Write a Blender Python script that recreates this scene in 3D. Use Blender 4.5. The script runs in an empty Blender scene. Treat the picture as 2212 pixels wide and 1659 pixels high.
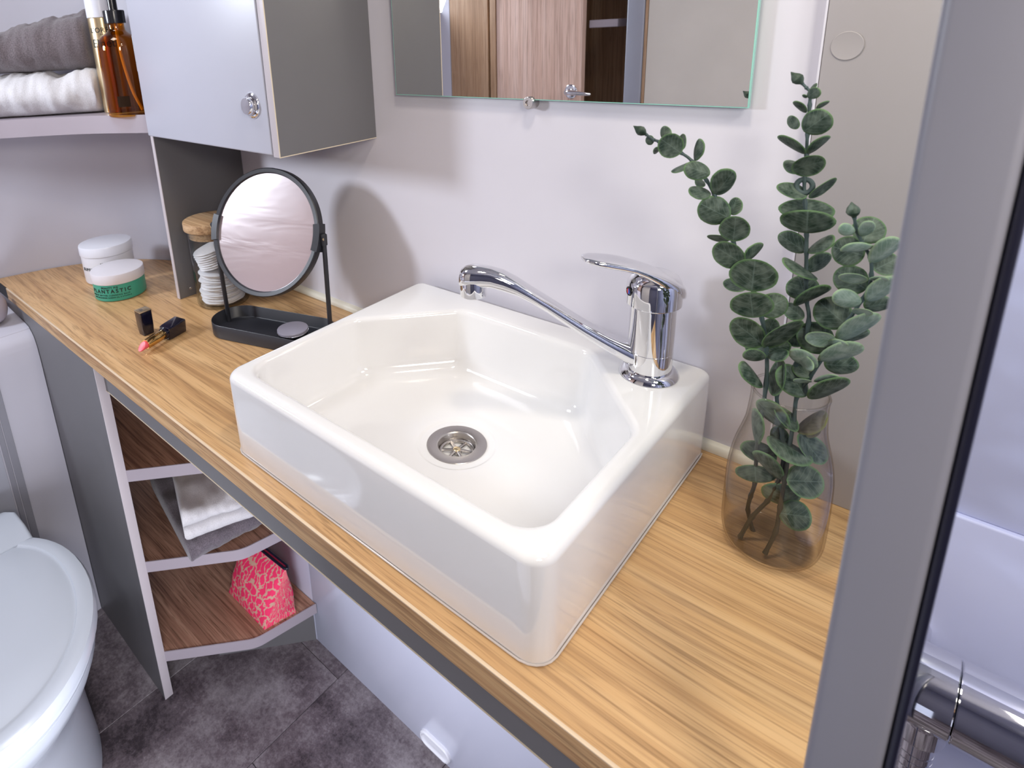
import bpy, bmesh, math, random
from mathutils import Vector, Matrix, noise as mnoise
S = bpy.context.scene
C = bpy.context.collection
PI = math.pi

# ---------------------------------------------------------------- camera
cam = bpy.data.cameras.new('camera')
camo = bpy.data.objects.new('camera', cam)
C.objects.link(camo)
W_PX, H_PX, F_PX, CX, CY = 2212.0, 1659.0, 1348.31, 881.61, 470.72
RIGHT = Vector((0.72757220, 0.68416117, -0.05061807))
DOWN = Vector((0.15929069, -0.24024311, -0.95755403))
FWD = Vector((-0.66728193, 0.68862670, -0.28377471))
camo.matrix_world = Matrix(((RIGHT.x, -DOWN.x, -FWD.x, 0.0), (RIGHT.y, -DOWN.y, -FWD.y, -0.7473),
                            (RIGHT.z, -DOWN.z, -FWD.z, 1.39), (0, 0, 0, 1)))
cam.sensor_fit = 'HORIZONTAL'
cam.sensor_width = 36.0
cam.lens = F_PX * 36.0 / W_PX
cam.shift_x = (W_PX / 2 - CX) / W_PX
cam.shift_y = -(H_PX / 2 - CY) / W_PX
cam.clip_start = 0.01
cam.dof.use_dof = True
cam.dof.focus_distance = 0.85
cam.dof.aperture_fstop = 10.0
S.camera = camo

# ---------------------------------------------------------------- world, lamps, exposure
wd = bpy.data.worlds.new('world')
S.world = wd
wd.use_nodes = True
wd.node_tree.nodes['Background'].inputs[0].default_value = (0.75, 0.78, 0.9, 1)
wd.node_tree.nodes['Background'].inputs[1].default_value = 0.3

def area(name, loc, target, size, power, col, size_y=None):
    l = bpy.data.lights.new(name, 'AREA')
    l.energy = power
    l.color = col
    l.size = size
    if size_y:
        l.shape = 'RECTANGLE'
        l.size_y = size_y
    o = bpy.data.objects.new(name, l)
    C.objects.link(o)
    o.location = loc
    o.rotation_euler = (Vector(target) - Vector(loc)).to_track_quat('-Z', 'Y').to_euler()
    return o

KEY = area('key_lamp', (-1.69, -1.18, 1.55), (-0.6, -0.15, 0.95), 0.19, 7.5, (0.83, 0.895, 1.0))
KEY.data.spread = 2.25
RIGHTL = area('right_lamp', (0.50, -0.92, 1.66), (-0.25, -0.1, 1.0), 0.22, 7.0, (1.0, 0.92, 0.81))
SPOT = area('ceiling_downlight', (-0.22, -0.36, 1.975), (-0.22, -0.30, 0.9), 0.10, 3.0, (1.0, 0.90, 0.74))
CEILL = area('ceiling_lamp', (-1.15, -0.50, 1.975), (-1.15, -0.35, 0.9), 0.25, 2.8, (0.95, 0.96, 1.0))
LOWFILL = area('low_fill_lamp', (-0.52, -0.68, 0.45), (-1.1, -0.25, 0.15), 0.25, 3.7, (0.90, 0.92, 1.0))
LOW = area('low_front_fill', (-0.40, -1.20, 0.32), (-0.6, 0.0, 0.25), 0.9, 1.2, (0.70, 0.77, 1.0), 0.5)  # unseen fill lamp, added to lift the low front
LOWL = area('low_left_fill', (-1.20, -1.20, 0.75), (-1.1, -0.2, 0.4), 0.5, 0.6, (0.70, 0.77, 1.0), 0.7)  # another added fill, out of view, for the lower left
SHOWER = area('shower_lamp', (0.45, -0.45, 1.96), (0.4, -0.2, 0.8), 0.3, 6.4, (1.0, 0.94, 0.86))

S.view_settings.view_transform = 'Standard'
S.view_settings.look = 'None'
S.view_settings.gamma = 1.0
S.view_settings.exposure = 0.06
S.view_settings.use_curve_mapping = False

# ---------------------------------------------------------------- materials
def new_mat(name):
    m = bpy.data.materials.new(name)
    m.use_nodes = True
    nt = m.node_tree
    return m, nt, nt.nodes['Principled BSDF'], nt.nodes['Material Output']

def N(nt, t, **kw):
    n = nt.nodes.new(t)
    for k, v in kw.items():
        setattr(n, k, v)
    return n

def plain(name, col, rough=0.4, metal=0.0, bump=0.0, bscale=400.0, var=0.03, coat=0.0, sss=0.0, spec=None):
    m, nt, b, out = new_mat(name)
    b.inputs['Roughness'].default_value = rough
    b.inputs['Metallic'].default_value = metal
    if spec is not None:
        b.inputs['Specular IOR Level'].default_value = spec
    if coat:
        b.inputs['Coat Weight'].default_value = coat
        b.inputs['Coat Roughness'].default_value = 0.05
    tc = N(nt, 'ShaderNodeTexCoord')
    nz = N(nt, 'ShaderNodeTexNoise')
    nz.inputs['Scale'].default_value = 9.0
    nz.inputs['Detail'].default_value = 3.0
    nt.links.new(tc.outputs['Object'], nz.inputs['Vector'])
    rp = N(nt, 'ShaderNodeValToRGB')
    rp.color_ramp.elements[0].position = 0.3
    rp.color_ramp.elements[1].position = 0.7
    rp.color_ramp.elements[0].color = tuple(max(0, c * (1 - var)) for c in col) + (1,)
    rp.color_ramp.elements[1].color = tuple(min(1, c * (1 + var)) for c in col) + (1,)
    nt.links.new(nz.outputs['Fac'], rp.inputs['Fac'])
    nt.links.new(rp.outputs['Color'], b.inputs['Base Color'])
    if bump:
        n2 = N(nt, 'ShaderNodeTexNoise')
        n2.inputs['Scale'].default_value = bscale
        n2.inputs['Detail'].default_value = 4.0
        nt.links.new(tc.outputs['Object'], n2.inputs['Vector'])
        bp = N(nt, 'ShaderNodeBump')
        bp.inputs['Strength'].default_value = bump
        bp.inputs['Distance'].default_value = 0.002
        nt.links.new(n2.outputs['Fac'], bp.inputs['Height'])
        nt.links.new(bp.outputs['Normal'], b.inputs['Normal'])
    return m

def wood(name, stops, rough=0.42, xs=1.0, wave=0.05, streak=1.0, axis='X', yk=26.0, dark=0.35):
    """laminate wood: long bands along one axis, cathedral drift, fine dark pores"""
    m, nt, b, out = new_mat(name)
    b.inputs['Roughness'].default_value = rough
    tc = N(nt, 'ShaderNodeTexCoord')
    src = tc.outputs['Object']
    if axis != 'X':
        mp0 = N(nt, 'ShaderNodeMapping')
        mp0.inputs['Rotation'].default_value = (0, PI / 2, 0) if axis == 'Z' else (0, 0, PI / 2)
        nt.links.new(src, mp0.inputs['Vector'])
        src = mp0.outputs['Vector']
    # drift
    mpd = N(nt, 'ShaderNodeMapping')
    mpd.inputs['Scale'].default_value = (2.6 * xs, 6.0, 6.0)
    nt.links.new(src, mpd.inputs['Vector'])
    nd = N(nt, 'ShaderNodeTexNoise')
    nd.inputs['Scale'].default_value = 1.0
    nd.inputs['Detail'].default_value = 1.5
    nt.links.new(mpd.outputs['Vector'], nd.inputs['Vector'])
    sub = N(nt, 'ShaderNodeVectorMath', operation='SUBTRACT')
    sub.inputs[1].default_value = (0.5, 0.5, 0.5)
    nt.links.new(nd.outputs['Color'], sub.inputs[0])
    scl = N(nt, 'ShaderNodeVectorMath', operation='MULTIPLY')
    scl.inputs[1].default_value = (0.0, wave, wave)
    nt.links.new(sub.outputs[0], scl.inputs[0])
    add = N(nt, 'ShaderNodeVectorMath', operation='ADD')
    nt.links.new(src, add.inputs[0])
    nt.links.new(scl.outputs[0], add.inputs[1])
    # bands
    mp = N(nt, 'ShaderNodeMapping')
    mp.inputs['Scale'].default_value = (1.1 * xs, yk, yk)
    nt.links.new(add.outputs[0], mp.inputs['Vector'])
    nz = N(nt, 'ShaderNodeTexNoise')
    nz.inputs['Scale'].default_value = 1.0
    nz.inputs['Detail'].default_value = 6.0
    nz.inputs['Roughness'].default_value = 0.62
    nt.links.new(mp.outputs['Vector'], nz.inputs['Vector'])
    rp = N(nt, 'ShaderNodeValToRGB')
    cr = rp.color_ramp
    while len(cr.elements) < len(stops):
        cr.elements.new(0.5)
    for e, (p, c) in zip(cr.elements, stops):
        e.position = p
        e.color = c + (1,)
    nt.links.new(nz.outputs['Fac'], rp.inputs['Fac'])
    # pores
    mp2 = N(nt, 'ShaderNodeMapping')
    mp2.inputs['Scale'].default_value = (13.0 * xs, 420.0 * streak, 420.0 * streak)
    nt.links.new(add.outputs[0], mp2.inputs['Vector'])
    n2 = N(nt, 'ShaderNodeTexNoise')
    n2.inputs['Scale'].default_value = 1.0
    n2.inputs['Detail'].default_value = 3.0
    nt.links.new(mp2.outputs['Vector'], n2.inputs['Vector'])
    r2 = N(nt, 'ShaderNodeValToRGB')
    r2.color_ramp.elements[0].position = 0.34
    r2.color_ramp.elements[0].color = (1 - dark, 1 - dark * 1.1, 1 - dark * 1.2, 1)
    r2.color_ramp.elements[1].position = 0.48
    r2.color_ramp.elements[1].color = (1, 1, 1, 1)
    nt.links.new(n2.outputs['Fac'], r2.inputs['Fac'])
    # mid veins
    mp3 = N(nt, 'ShaderNodeMapping')
    mp3.inputs['Scale'].default_value = (2.6 * xs, 150.0 * streak, 150.0 * streak)
    nt.links.new(add.outputs[0], mp3.inputs['Vector'])
    n3 = N(nt, 'ShaderNodeTexNoise')
    n3.inputs['Scale'].default_value = 1.0
    n3.inputs['Detail'].default_value = 4.0
    nt.links.new(mp3.outputs['Vector'], n3.inputs['Vector'])
    r3 = N(nt, 'ShaderNodeValToRGB')
    r3.color_ramp.elements[0].position = 0.34
    r3.color_ramp.elements[0].color = (1 - dark * .9, 1 - dark, 1 - dark * 1.05, 1)
    r3.color_ramp.elements[1].position = 0.5
    r3.color_ramp.elements[1].color = (1, 1, 1, 1)
    nt.links.new(n3.outputs['Fac'], r3.inputs['Fac'])
    mx = N(nt, 'ShaderNodeMix', data_type='RGBA', blend_type='MULTIPLY')
    mx.inputs[0].default_value = 1.0
    nt.links.new(rp.outputs['Color'], mx.inputs[6])
    nt.links.new(r2.outputs['Color'], mx.inputs[7])
    mx2 = N(nt, 'ShaderNodeMix', data_type='RGBA', blend_type='MULTIPLY')
    mx2.inputs[0].default_value = 1.0
    nt.links.new(mx.outputs[2], mx2.inputs[6])
    nt.links.new(r3.outputs['Color'], mx2.inputs[7])
    nt.links.new(mx2.outputs[2], b.inputs['Base Color'])
    bp = N(nt, 'ShaderNodeBump')
    bp.inputs['Strength'].default_value = 0.12
    bp.inputs['Distance'].default_value = 0.001
    nt.links.new(n2.outputs['Fac'], bp.inputs['Height'])
    nt.links.new(bp.outputs['Normal'], b.inputs['Normal'])
    return m

def pane(name, tint, edge_tint, ior=1.45, rough=0.0, edge_pow=3.0):
    """see-through glass: clear face on, tinted and mirror-like at grazing angles"""
    m, nt, b, out = new_mat(name)
    nt.nodes.remove(b)
    lw = N(nt, 'ShaderNodeLayerWeight')
    lw.inputs['Blend'].default_value = 0.5
    pw = N(nt, 'ShaderNodeMath', operation='POWER')
    pw.inputs[1].default_value = edge_pow
    nt.links.new(lw.outputs['Facing'], pw.inputs[0])
    mx = N(nt, 'ShaderNodeMix', data_type='RGBA')
    mx.inputs[6].default_value = tint + (1,)
    mx.inputs[7].default_value = edge_tint + (1,)
    nt.links.new(pw.outputs[0], mx.inputs[0])
    tr = N(nt, 'ShaderNodeBsdfTransparent')
    nt.links.new(mx.outputs[2], tr.inputs['Color'])
    gl = N(nt, 'ShaderNodeBsdfGlossy')
    gl.inputs['Roughness'].default_value = rough
    # Schlick reflectance, the same from both sides of the wall
    p5 = N(nt, 'ShaderNodeMath', operation='POWER')
    p5.inputs[1].default_value = 5.0
    nt.links.new(lw.outputs['Facing'], p5.inputs[0])
    f0 = ((ior - 1) / (ior + 1)) ** 2
    fr = N(nt, 'ShaderNodeMath', operation='MULTIPLY_ADD')
    fr.inputs[1].default_value = 1 - f0
    fr.inputs[2].default_value = f0
    nt.links.new(p5.outputs[0], fr.inputs[0])
    ms = N(nt, 'ShaderNodeMixShader')
    nt.links.new(fr.outputs[0], ms.inputs[0])
    nt.links.new(tr.outputs[0], ms.inputs[1])
    nt.links.new(gl.outputs[0], ms.inputs[2])
    nt.links.new(ms.outputs[0], out.inputs['Surface'])
    return m

def terry(name, col, var=0.25):
    m, nt, b, out = new_mat(name)
    b.inputs['Roughness'].default_value = 0.95
    b.inputs['Sheen Weight'].default_value = 0.35
    b.inputs['Sheen Roughness'].default_value = 0.5
    b.inputs['Specular IOR Level'].default_value = 0.1
    tc = N(nt, 'ShaderNodeTexCoord')
    n1 = N(nt, 'ShaderNodeTexNoise')
    n1.inputs['Scale'].default_value = 420.0
    n1.inputs['Detail'].default_value = 5.0
    n1.inputs['Roughness'].default_value = 0.7
    nt.links.new(tc.outputs['Object'], n1.inputs['Vector'])
    rp = N(nt, 'ShaderNodeValToRGB')
    rp.color_ramp.elements[0].position = 0.32
    rp.color_ramp.elements[1].position = 0.62
    rp.color_ramp.elements[0].color = tuple(c * (1 - var) for c in col) + (1,)
    rp.color_ramp.elements[1].color = tuple(min(1, c * (1 + var * .5)) for c in col) + (1,)
    nt.links.new(n1.outputs['Fac'], rp.inputs['Fac'])
    nt.links.new(rp.outputs['Color'], b.inputs['Base Color'])
    bp = N(nt, 'ShaderNodeBump')
    bp.inputs['Strength'].default_value = 0.7
    bp.inputs['Distance'].default_value = 0.0016
    nt.links.new(n1.outputs['Fac'], bp.inputs['Height'])
    nt.links.new(bp.outputs['Normal'], b.inputs['Normal'])
    return m

M = {}
M['wall'] = plain('wall_laminate', (0.66, 0.635, 0.69), 0.33, var=0.012, spec=0.35)
M['wall_warm'] = plain('wall_panel_laminate', (0.345, 0.315, 0.315), 0.5, var=0.012, bump=0.02, bscale=900)
M['moulded'] = plain('moulded_wall_plastic', (0.54, 0.53, 0.60), 0.5, var=0.015)
M['shower'] = plain('shower_wall_acrylic', (0.50, 0.535, 0.76), 0.35, var=0.015)
M['ceiling'] = plain('ceiling_board', (0.46, 0.46, 0.52), 0.7)
M['opposite'] = plain('opposite_wall_board', (0.63, 0.59, 0.54), 0.6)
M['grey'] = plain('grey_board', (0.138, 0.134, 0.140), 0.42, var=0.03, bump=0.05, bscale=1500)
M['band'] = plain('pale_edge_band', (0.54, 0.49, 0.51), 0.4)
M['bandyellow'] = plain('cream_edge_band', (0.62, 0.53, 0.40), 0.45)
M['shelfband'] = plain('mauve_shelf_lip', (0.38, 0.335, 0.375), 0.35)
M['white'] = plain('white_door_laminate', (0.47, 0.475, 0.545), 0.35, var=0.008)
M['gloss'] = plain('white_gloss_board', (0.60, 0.62, 0.75), 0.16, var=0.008)
M['dark'] = plain('dark_gap', (0.012, 0.011, 0.013), 0.7)
M['cream'] = plain('cream_bead', (0.74, 0.70, 0.60), 0.4)
M['ceramic'] = plain('basin_ceramic', (0.80, 0.79, 0.785), 0.07, var=0.004, coat=0.3)
M['toilet'] = plain('toilet_plastic', (0.50, 0.535, 0.595), 0.18, var=0.006)
M['chrome'] = plain('chrome', (0.80, 0.80, 0.82), 0.045, 1.0, var=0.01)
M['steel'] = plain('brushed_steel', (0.50, 0.47, 0.45), 0.30, 1.0, bump=0.08, bscale=600)
M['hingezinc'] = plain('zinc_hinge', (0.62, 0.68, 0.70), 0.3, 0.8)
M['black'] = plain('black_powder_coat', (0.022, 0.023, 0.030), 0.38, bump=0.03, bscale=1600)
M['blackplastic'] = plain('black_plastic', (0.012, 0.012, 0.016), 0.22)
M['alu'] = plain('grey_post_coating', (0.215, 0.215, 0.255), 0.42, 0.0, var=0.02)
M['gasket'] = plain('black_gasket', (0.008, 0.008, 0.02), 0.35)
M['whiteplastic'] = plain('white_plastic', (0.78, 0.79, 0.86), 0.3, var=0.006)
M['whitelid'] = plain('white_lid_plastic', (0.74, 0.71, 0.75), 0.4, var=0.006)
M['greenplastic'] = plain('green_jar_plastic', (0.05, 0.36, 0.26), 0.35, var=0.05)
M['ink'] = plain('black_ink', (0.012, 0.018, 0.016), 0.6)
M['greyink'] = plain('grey_ink', (0.10, 0.10, 0.12), 0.6)
M['navy'] = plain('navy_lacquer', (0.006, 0.006, 0.018), 0.10, coat=0.5)
M['gold'] = plain('polished_gold', (0.80, 0.52, 0.20), 0.14, 1.0)
M['palegold'] = plain('satin_gold', (0.72, 0.58, 0.36), 0.28, 0.9)
M['lip'] = plain('coral_lipstick', (0.80, 0.10, 0.13), 0.45)
M['cotton'] = plain('cotton_pad', (0.84, 0.83, 0.85), 0.95, bump=0.5, bscale=500)
M['seal'] = plain('clear_sealant', (0.62, 0.55, 0.50), 0.12)
M['mauvelid'] = plain('mauve_lid', (0.34, 0.32, 0.39), 0.28, 0.2)
M['stem'] = plain('eucalyptus_stem_green', (0.055, 0.085, 0.085), 0.6, var=0.3, bump=0.3, bscale=300)
M['stemdark'] = plain('eucalyptus_stem_brown', (0.035, 0.032, 0.022), 0.6, var=0.3)
M['bluedot'] = plain('blue_dot', (0.02, 0.08, 0.5), 0.3)
M['reddot'] = plain('red_dot', (0.5, 0.02, 0.02), 0.3)
M['pinkpiping'] = plain('navy_zip_tape', (0.010, 0.010, 0.025), 0.3)
M['pinktape'] = plain('red_zip_teeth', (0.45, 0.02, 0.07), 0.5)
M['strip'] = plain('grey_service_strip', (0.27, 0.27, 0.31), 0.45)
M['hatch'] = plain('grey_hatch_panel', (0.40, 0.41, 0.47), 0.5)
M['bluegrey'] = plain('bluegrey_post', (0.30, 0.31, 0.37), 0.45)
M['reflectdark'] = plain('dark_reflection_board', (0.17, 0.17, 0.22), 0.6)  # dark tone chosen for what the chrome reflects
M['towelgrey'] = terry('grey_terry', (0.165, 0.138, 0.148), 0.45)
M['toweldark'] = terry('dark_grey_terry', (0.16, 0.135, 0.155), 0.45)
M['towelwhite'] = terry('white_terry', (0.70, 0.685, 0.705), 0.12)

T1, T2, T3, T4 = (0.47, 0.264, 0.115), (0.56, 0.332, 0.150), (0.62, 0.382, 0.180), (0.675, 0.437, 0.218)
M['worktop'] = wood('worktop_oak_laminate', [(0.30, T1), (0.44, T2), (0.56, T3), (0.70, T4)], 0.34, xs=0.7, wave=0.05, yk=36.0, dark=0.30)
M['worktopedge'] = wood('worktop_edge_oak', [(0.30, (0.30, 0.155, 0.065)), (0.45, (0.46, 0.265, 0.12)), (0.6, (0.58, 0.37, 0.18)), (0.72, (0.64, 0.43, 0.23))], 0.45, wave=0.03, yk=85.0, dark=0.35)
M['edgelight'] = plain('pale_oak_arris', (0.70, 0.54, 0.37), 0.4, var=0.05)
M['shelfwood'] = wood('shelf_walnut_laminate', [(0.30, (0.24, 0.115, 0.075)), (0.45, (0.36, 0.19, 0.125)), (0.58, (0.46, 0.26, 0.175)), (0.72, (0.55, 0.34, 0.24))], 0.5, wave=0.02, yk=60.0, dark=0.45)
M['doorwood'] = wood('door_wood_laminate', [(0.30, (0.60, 0.385, 0.30)), (0.45, (0.72, 0.50, 0.405)), (0.6, (0.79, 0.575, 0.485)), (0.72, (0.84, 0.64, 0.55))], 0.45, xs=0.8, wave=0.012, yk=45.0, axis='Z', dark=0.25)
M['jambwood'] = wood('jamb_wood_laminate', [(0.30, (0.28, 0.16, 0.085)), (0.45, (0.39, 0.235, 0.135)), (0.6, (0.46, 0.30, 0.185)), (0.72, (0.51, 0.345, 0.22))], 0.45, xs=0.8, wave=0.03, yk=30.0, axis='Z', dark=0.25)
M['lidwood'] = wood('acacia_lid', [(0.30, (0.34, 0.19, 0.09)), (0.45, (0.47, 0.29, 0.15)), (0.6, (0.58, 0.39, 0.22)), (0.72, (0.64, 0.46, 0.28))], 0.5, wave=0.01, yk=90.0, dark=0.3)

M['vaseglass'] = pane('vase_glass', (0.995, 0.993, 0.988), (0.66, 0.56, 0.44), 1.42, edge_pow=4.0)
M['jarglass'] = pane('jar_glass', (0.98, 0.985, 0.985), (0.62, 0.66, 0.66), 1.45)
M['amber'] = pane('amber_glass', (0.86, 0.62, 0.24), (0.46, 0.21, 0.045), 1.5)
M['screen'] = pane('shower_glass', (0.95, 0.97, 0.97), (0.8, 0.9, 0.9), 1.45)
M['greenglass'] = plain('green_glass_edge', (0.30, 0.62, 0.52), 0.1, spec=0.6)

def mirror_mat(name, rough=0.0, tint=(0.93, 0.935, 0.93), wavy=0.0, haze=0.0):
    m, nt, b, out = new_mat(name)
    b.inputs['Base Color'].default_value = tint + (1,)
    b.inputs['Metallic'].default_value = 1.0
    b.inputs['Roughness'].default_value = rough
    tc = N(nt, 'ShaderNodeTexCoord')
    if wavy:
        mp = N(nt, 'ShaderNodeMapping')
        mp.inputs['Scale'].default_value = (3, 3, 16)
        nt.links.new(tc.outputs['Object'], mp.inputs['Vector'])
        nz = N(nt, 'ShaderNodeTexNoise')
        nz.inputs['Scale'].default_value = 1.6
        nz.inputs['Detail'].default_value = 2.0
        nz.inputs['Distortion'].default_value = 1.2
        nt.links.new(mp.outputs['Vector'], nz.inputs['Vector'])
        bp = N(nt, 'ShaderNodeBump')
        bp.inputs['Strength'].default_value = wavy
        bp.inputs['Distance'].default_value = 0.004
        nt.links.new(nz.outputs['Fac'], bp.inputs['Height'])
        nt.links.new(bp.outputs['Normal'], b.inputs['Normal'])
    if haze:
        d = N(nt, 'ShaderNodeBsdfDiffuse')
        d.inputs['Color'].default_value = (0.38, 0.305, 0.335, 1)
        ms = N(nt, 'ShaderNodeMixShader')
        ms.inputs[0].default_value = haze
        nt.links.new(b.outputs[0], ms.inputs[1])
        nt.links.new(d.outputs[0], ms.inputs[2])
        nt.links.new(ms.outputs[0], out.inputs['Surface'])
    return m
M['mirror'] = mirror_mat('silvered_mirror')
M['filmmirror'] = mirror_mat('mirror_under_protective_film', 0.22, (0.80, 0.76, 0.78), 0.16, 0.45)

def floor_mat():
    m, nt, b, out = new_mat('slate_vinyl')
    b.inputs['Roughness'].default_value = 0.45
    oi = N(nt, 'ShaderNodeObjectInfo')
    tc = N(nt, 'ShaderNodeTexCoord')
    off = N(nt, 'ShaderNodeVectorMath', operation='ADD')
    sc = N(nt, 'ShaderNodeVectorMath', operation='SCALE')
    sc.inputs[0].default_value = (7.0, 3.0, 5.0)
    nt.links.new(oi.outputs['Random'], sc.inputs['Scale'])
    nt.links.new(tc.outputs['Object'], off.inputs[0])
    nt.links.new(sc.outputs[0], off.inputs[1])
    n1 = N(nt, 'ShaderNodeTexNoise')
    n1.inputs['Scale'].default_value = 7.0
    n1.inputs['Detail'].default_value = 5.0
    n1.inputs['Roughness'].default_value = 0.6
    nt.links.new(off.outputs[0], n1.inputs['Vector'])
    n2 = N(nt, 'ShaderNodeTexNoise')
    n2.inputs['Scale'].default_value = 120.0
    n2.inputs['Detail'].default_value = 6.0
    n2.inputs['Roughness'].default_value = 0.75
    nt.links.new(off.outputs[0], n2.inputs['Vector'])
    ma = N(nt, 'ShaderNodeMath', operation='MULTIPLY')
    ma.inputs[1].default_value = 0.42
    nt.links.new(n2.outputs['Fac'], ma.inputs[0])
    mb = N(nt, 'ShaderNodeMath', operation='MULTIPLY_ADD')
    mb.inputs[1].default_value = 0.75
    nt.links.new(n1.outputs['Fac'], mb.inputs[0])
    nt.links.new(ma.outputs[0], mb.inputs[2])
    rp = N(nt, 'ShaderNodeValToRGB')
    cr = rp.color_ramp
    cr.elements.new(0.5)
    for e, (p, c) in zip(cr.elements, [(0.44, (0.028, 0.020, 0.025)), (0.57, (0.112, 0.089, 0.102)), (0.72, (0.25, 0.222, 0.238))]):
        e.position = p
        e.color = c + (1,)
    nt.links.new(mb.outputs[0], rp.inputs['Fac'])
    nt.links.new(rp.outputs['Color'], b.inputs['Base Color'])
    bp = N(nt, 'ShaderNodeBump')
    bp.inputs['Strength'].default_value = 0.15
    bp.inputs['Distance'].default_value = 0.001
    nt.links.new(n2.outputs['Fac'], bp.inputs['Height'])
    nt.links.new(bp.outputs['Normal'], b.inputs['Normal'])
    return m
M['floor'] = floor_mat()

def leopard():
    m, nt, b, out = new_mat('pink_leopard_fabric')
    b.inputs['Roughness'].default_value = 0.7
    tc = N(nt, 'ShaderNodeTexCoord')
    nz = N(nt, 'ShaderNodeTexNoise')
    nz.inputs['Scale'].default_value = 85.0
    nz.inputs['Detail'].default_value = 2.5
    nt.links.new(tc.outputs['UV'], nz.inputs['Vector'])
    mx = N(nt, 'ShaderNodeVectorMath', operation='MULTIPLY_ADD')
    mx.inputs[1].default_value = (0.020, 0.020, 0.0)
    nt.links.new(nz.outputs['Color'], mx.inputs[0])
    nt.links.new(tc.outputs['UV'], mx.inputs[2])
    mp = N(nt, 'ShaderNodeMapping')
    mp.inputs['Rotation'].default_value = (0, 0, 0.2)
    mp.inputs['Scale'].default_value = (84.0, 44.0, 1.0)
    nt.links.new(mx.outputs[0], mp.inputs['Vector'])
    vo = N(nt, 'ShaderNodeTexVoronoi')
    vo.feature = 'DISTANCE_TO_EDGE'
    vo.voronoi_dimensions = '2D'
    vo.inputs['Scale'].default_value = 1.0
    nt.links.new(mp.outputs['Vector'], vo.inputs['Vector'])
    rp = N(nt, 'ShaderNodeValToRGB')
    rp.color_ramp.elements[0].position = 0.075
    rp.color_ramp.elements[0].color = (0.60, 0.36, 0.27, 1)
    rp.color_ramp.elements[1].position = 0.115
    rp.color_ramp.elements[1].color = (0.86, 0.028, 0.13, 1)
    nt.links.new(vo.outputs['Distance'], rp.inputs['Fac'])
    nt.links.new(rp.outputs['Color'], b.inputs['Base Color'])
    return m
M['leopard'] = leopard()

def stem_mat():
    m, nt, b, out = new_mat('eucalyptus_stem_wood')
    b.inputs['Roughness'].default_value = 0.6
    tc = N(nt, 'ShaderNodeTexCoord')
    sx = N(nt, 'ShaderNodeSeparateXYZ')
    nt.links.new(tc.outputs['Object'], sx.inputs[0])
    rp = N(nt, 'ShaderNodeValToRGB')
    rp.color_ramp.elements[0].position = 0.07
    rp.color_ramp.elements[1].position = 0.17
    rp.color_ramp.elements[0].color = (0.030, 0.024, 0.014, 1)
    rp.color_ramp.elements[1].color = (0.050, 0.078, 0.078, 1)
    nt.links.new(sx.outputs['Z'], rp.inputs['Fac'])
    nt.links.new(rp.outputs['Color'], b.inputs['Base Color'])
    return m
M['stem'] = stem_mat()

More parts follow.
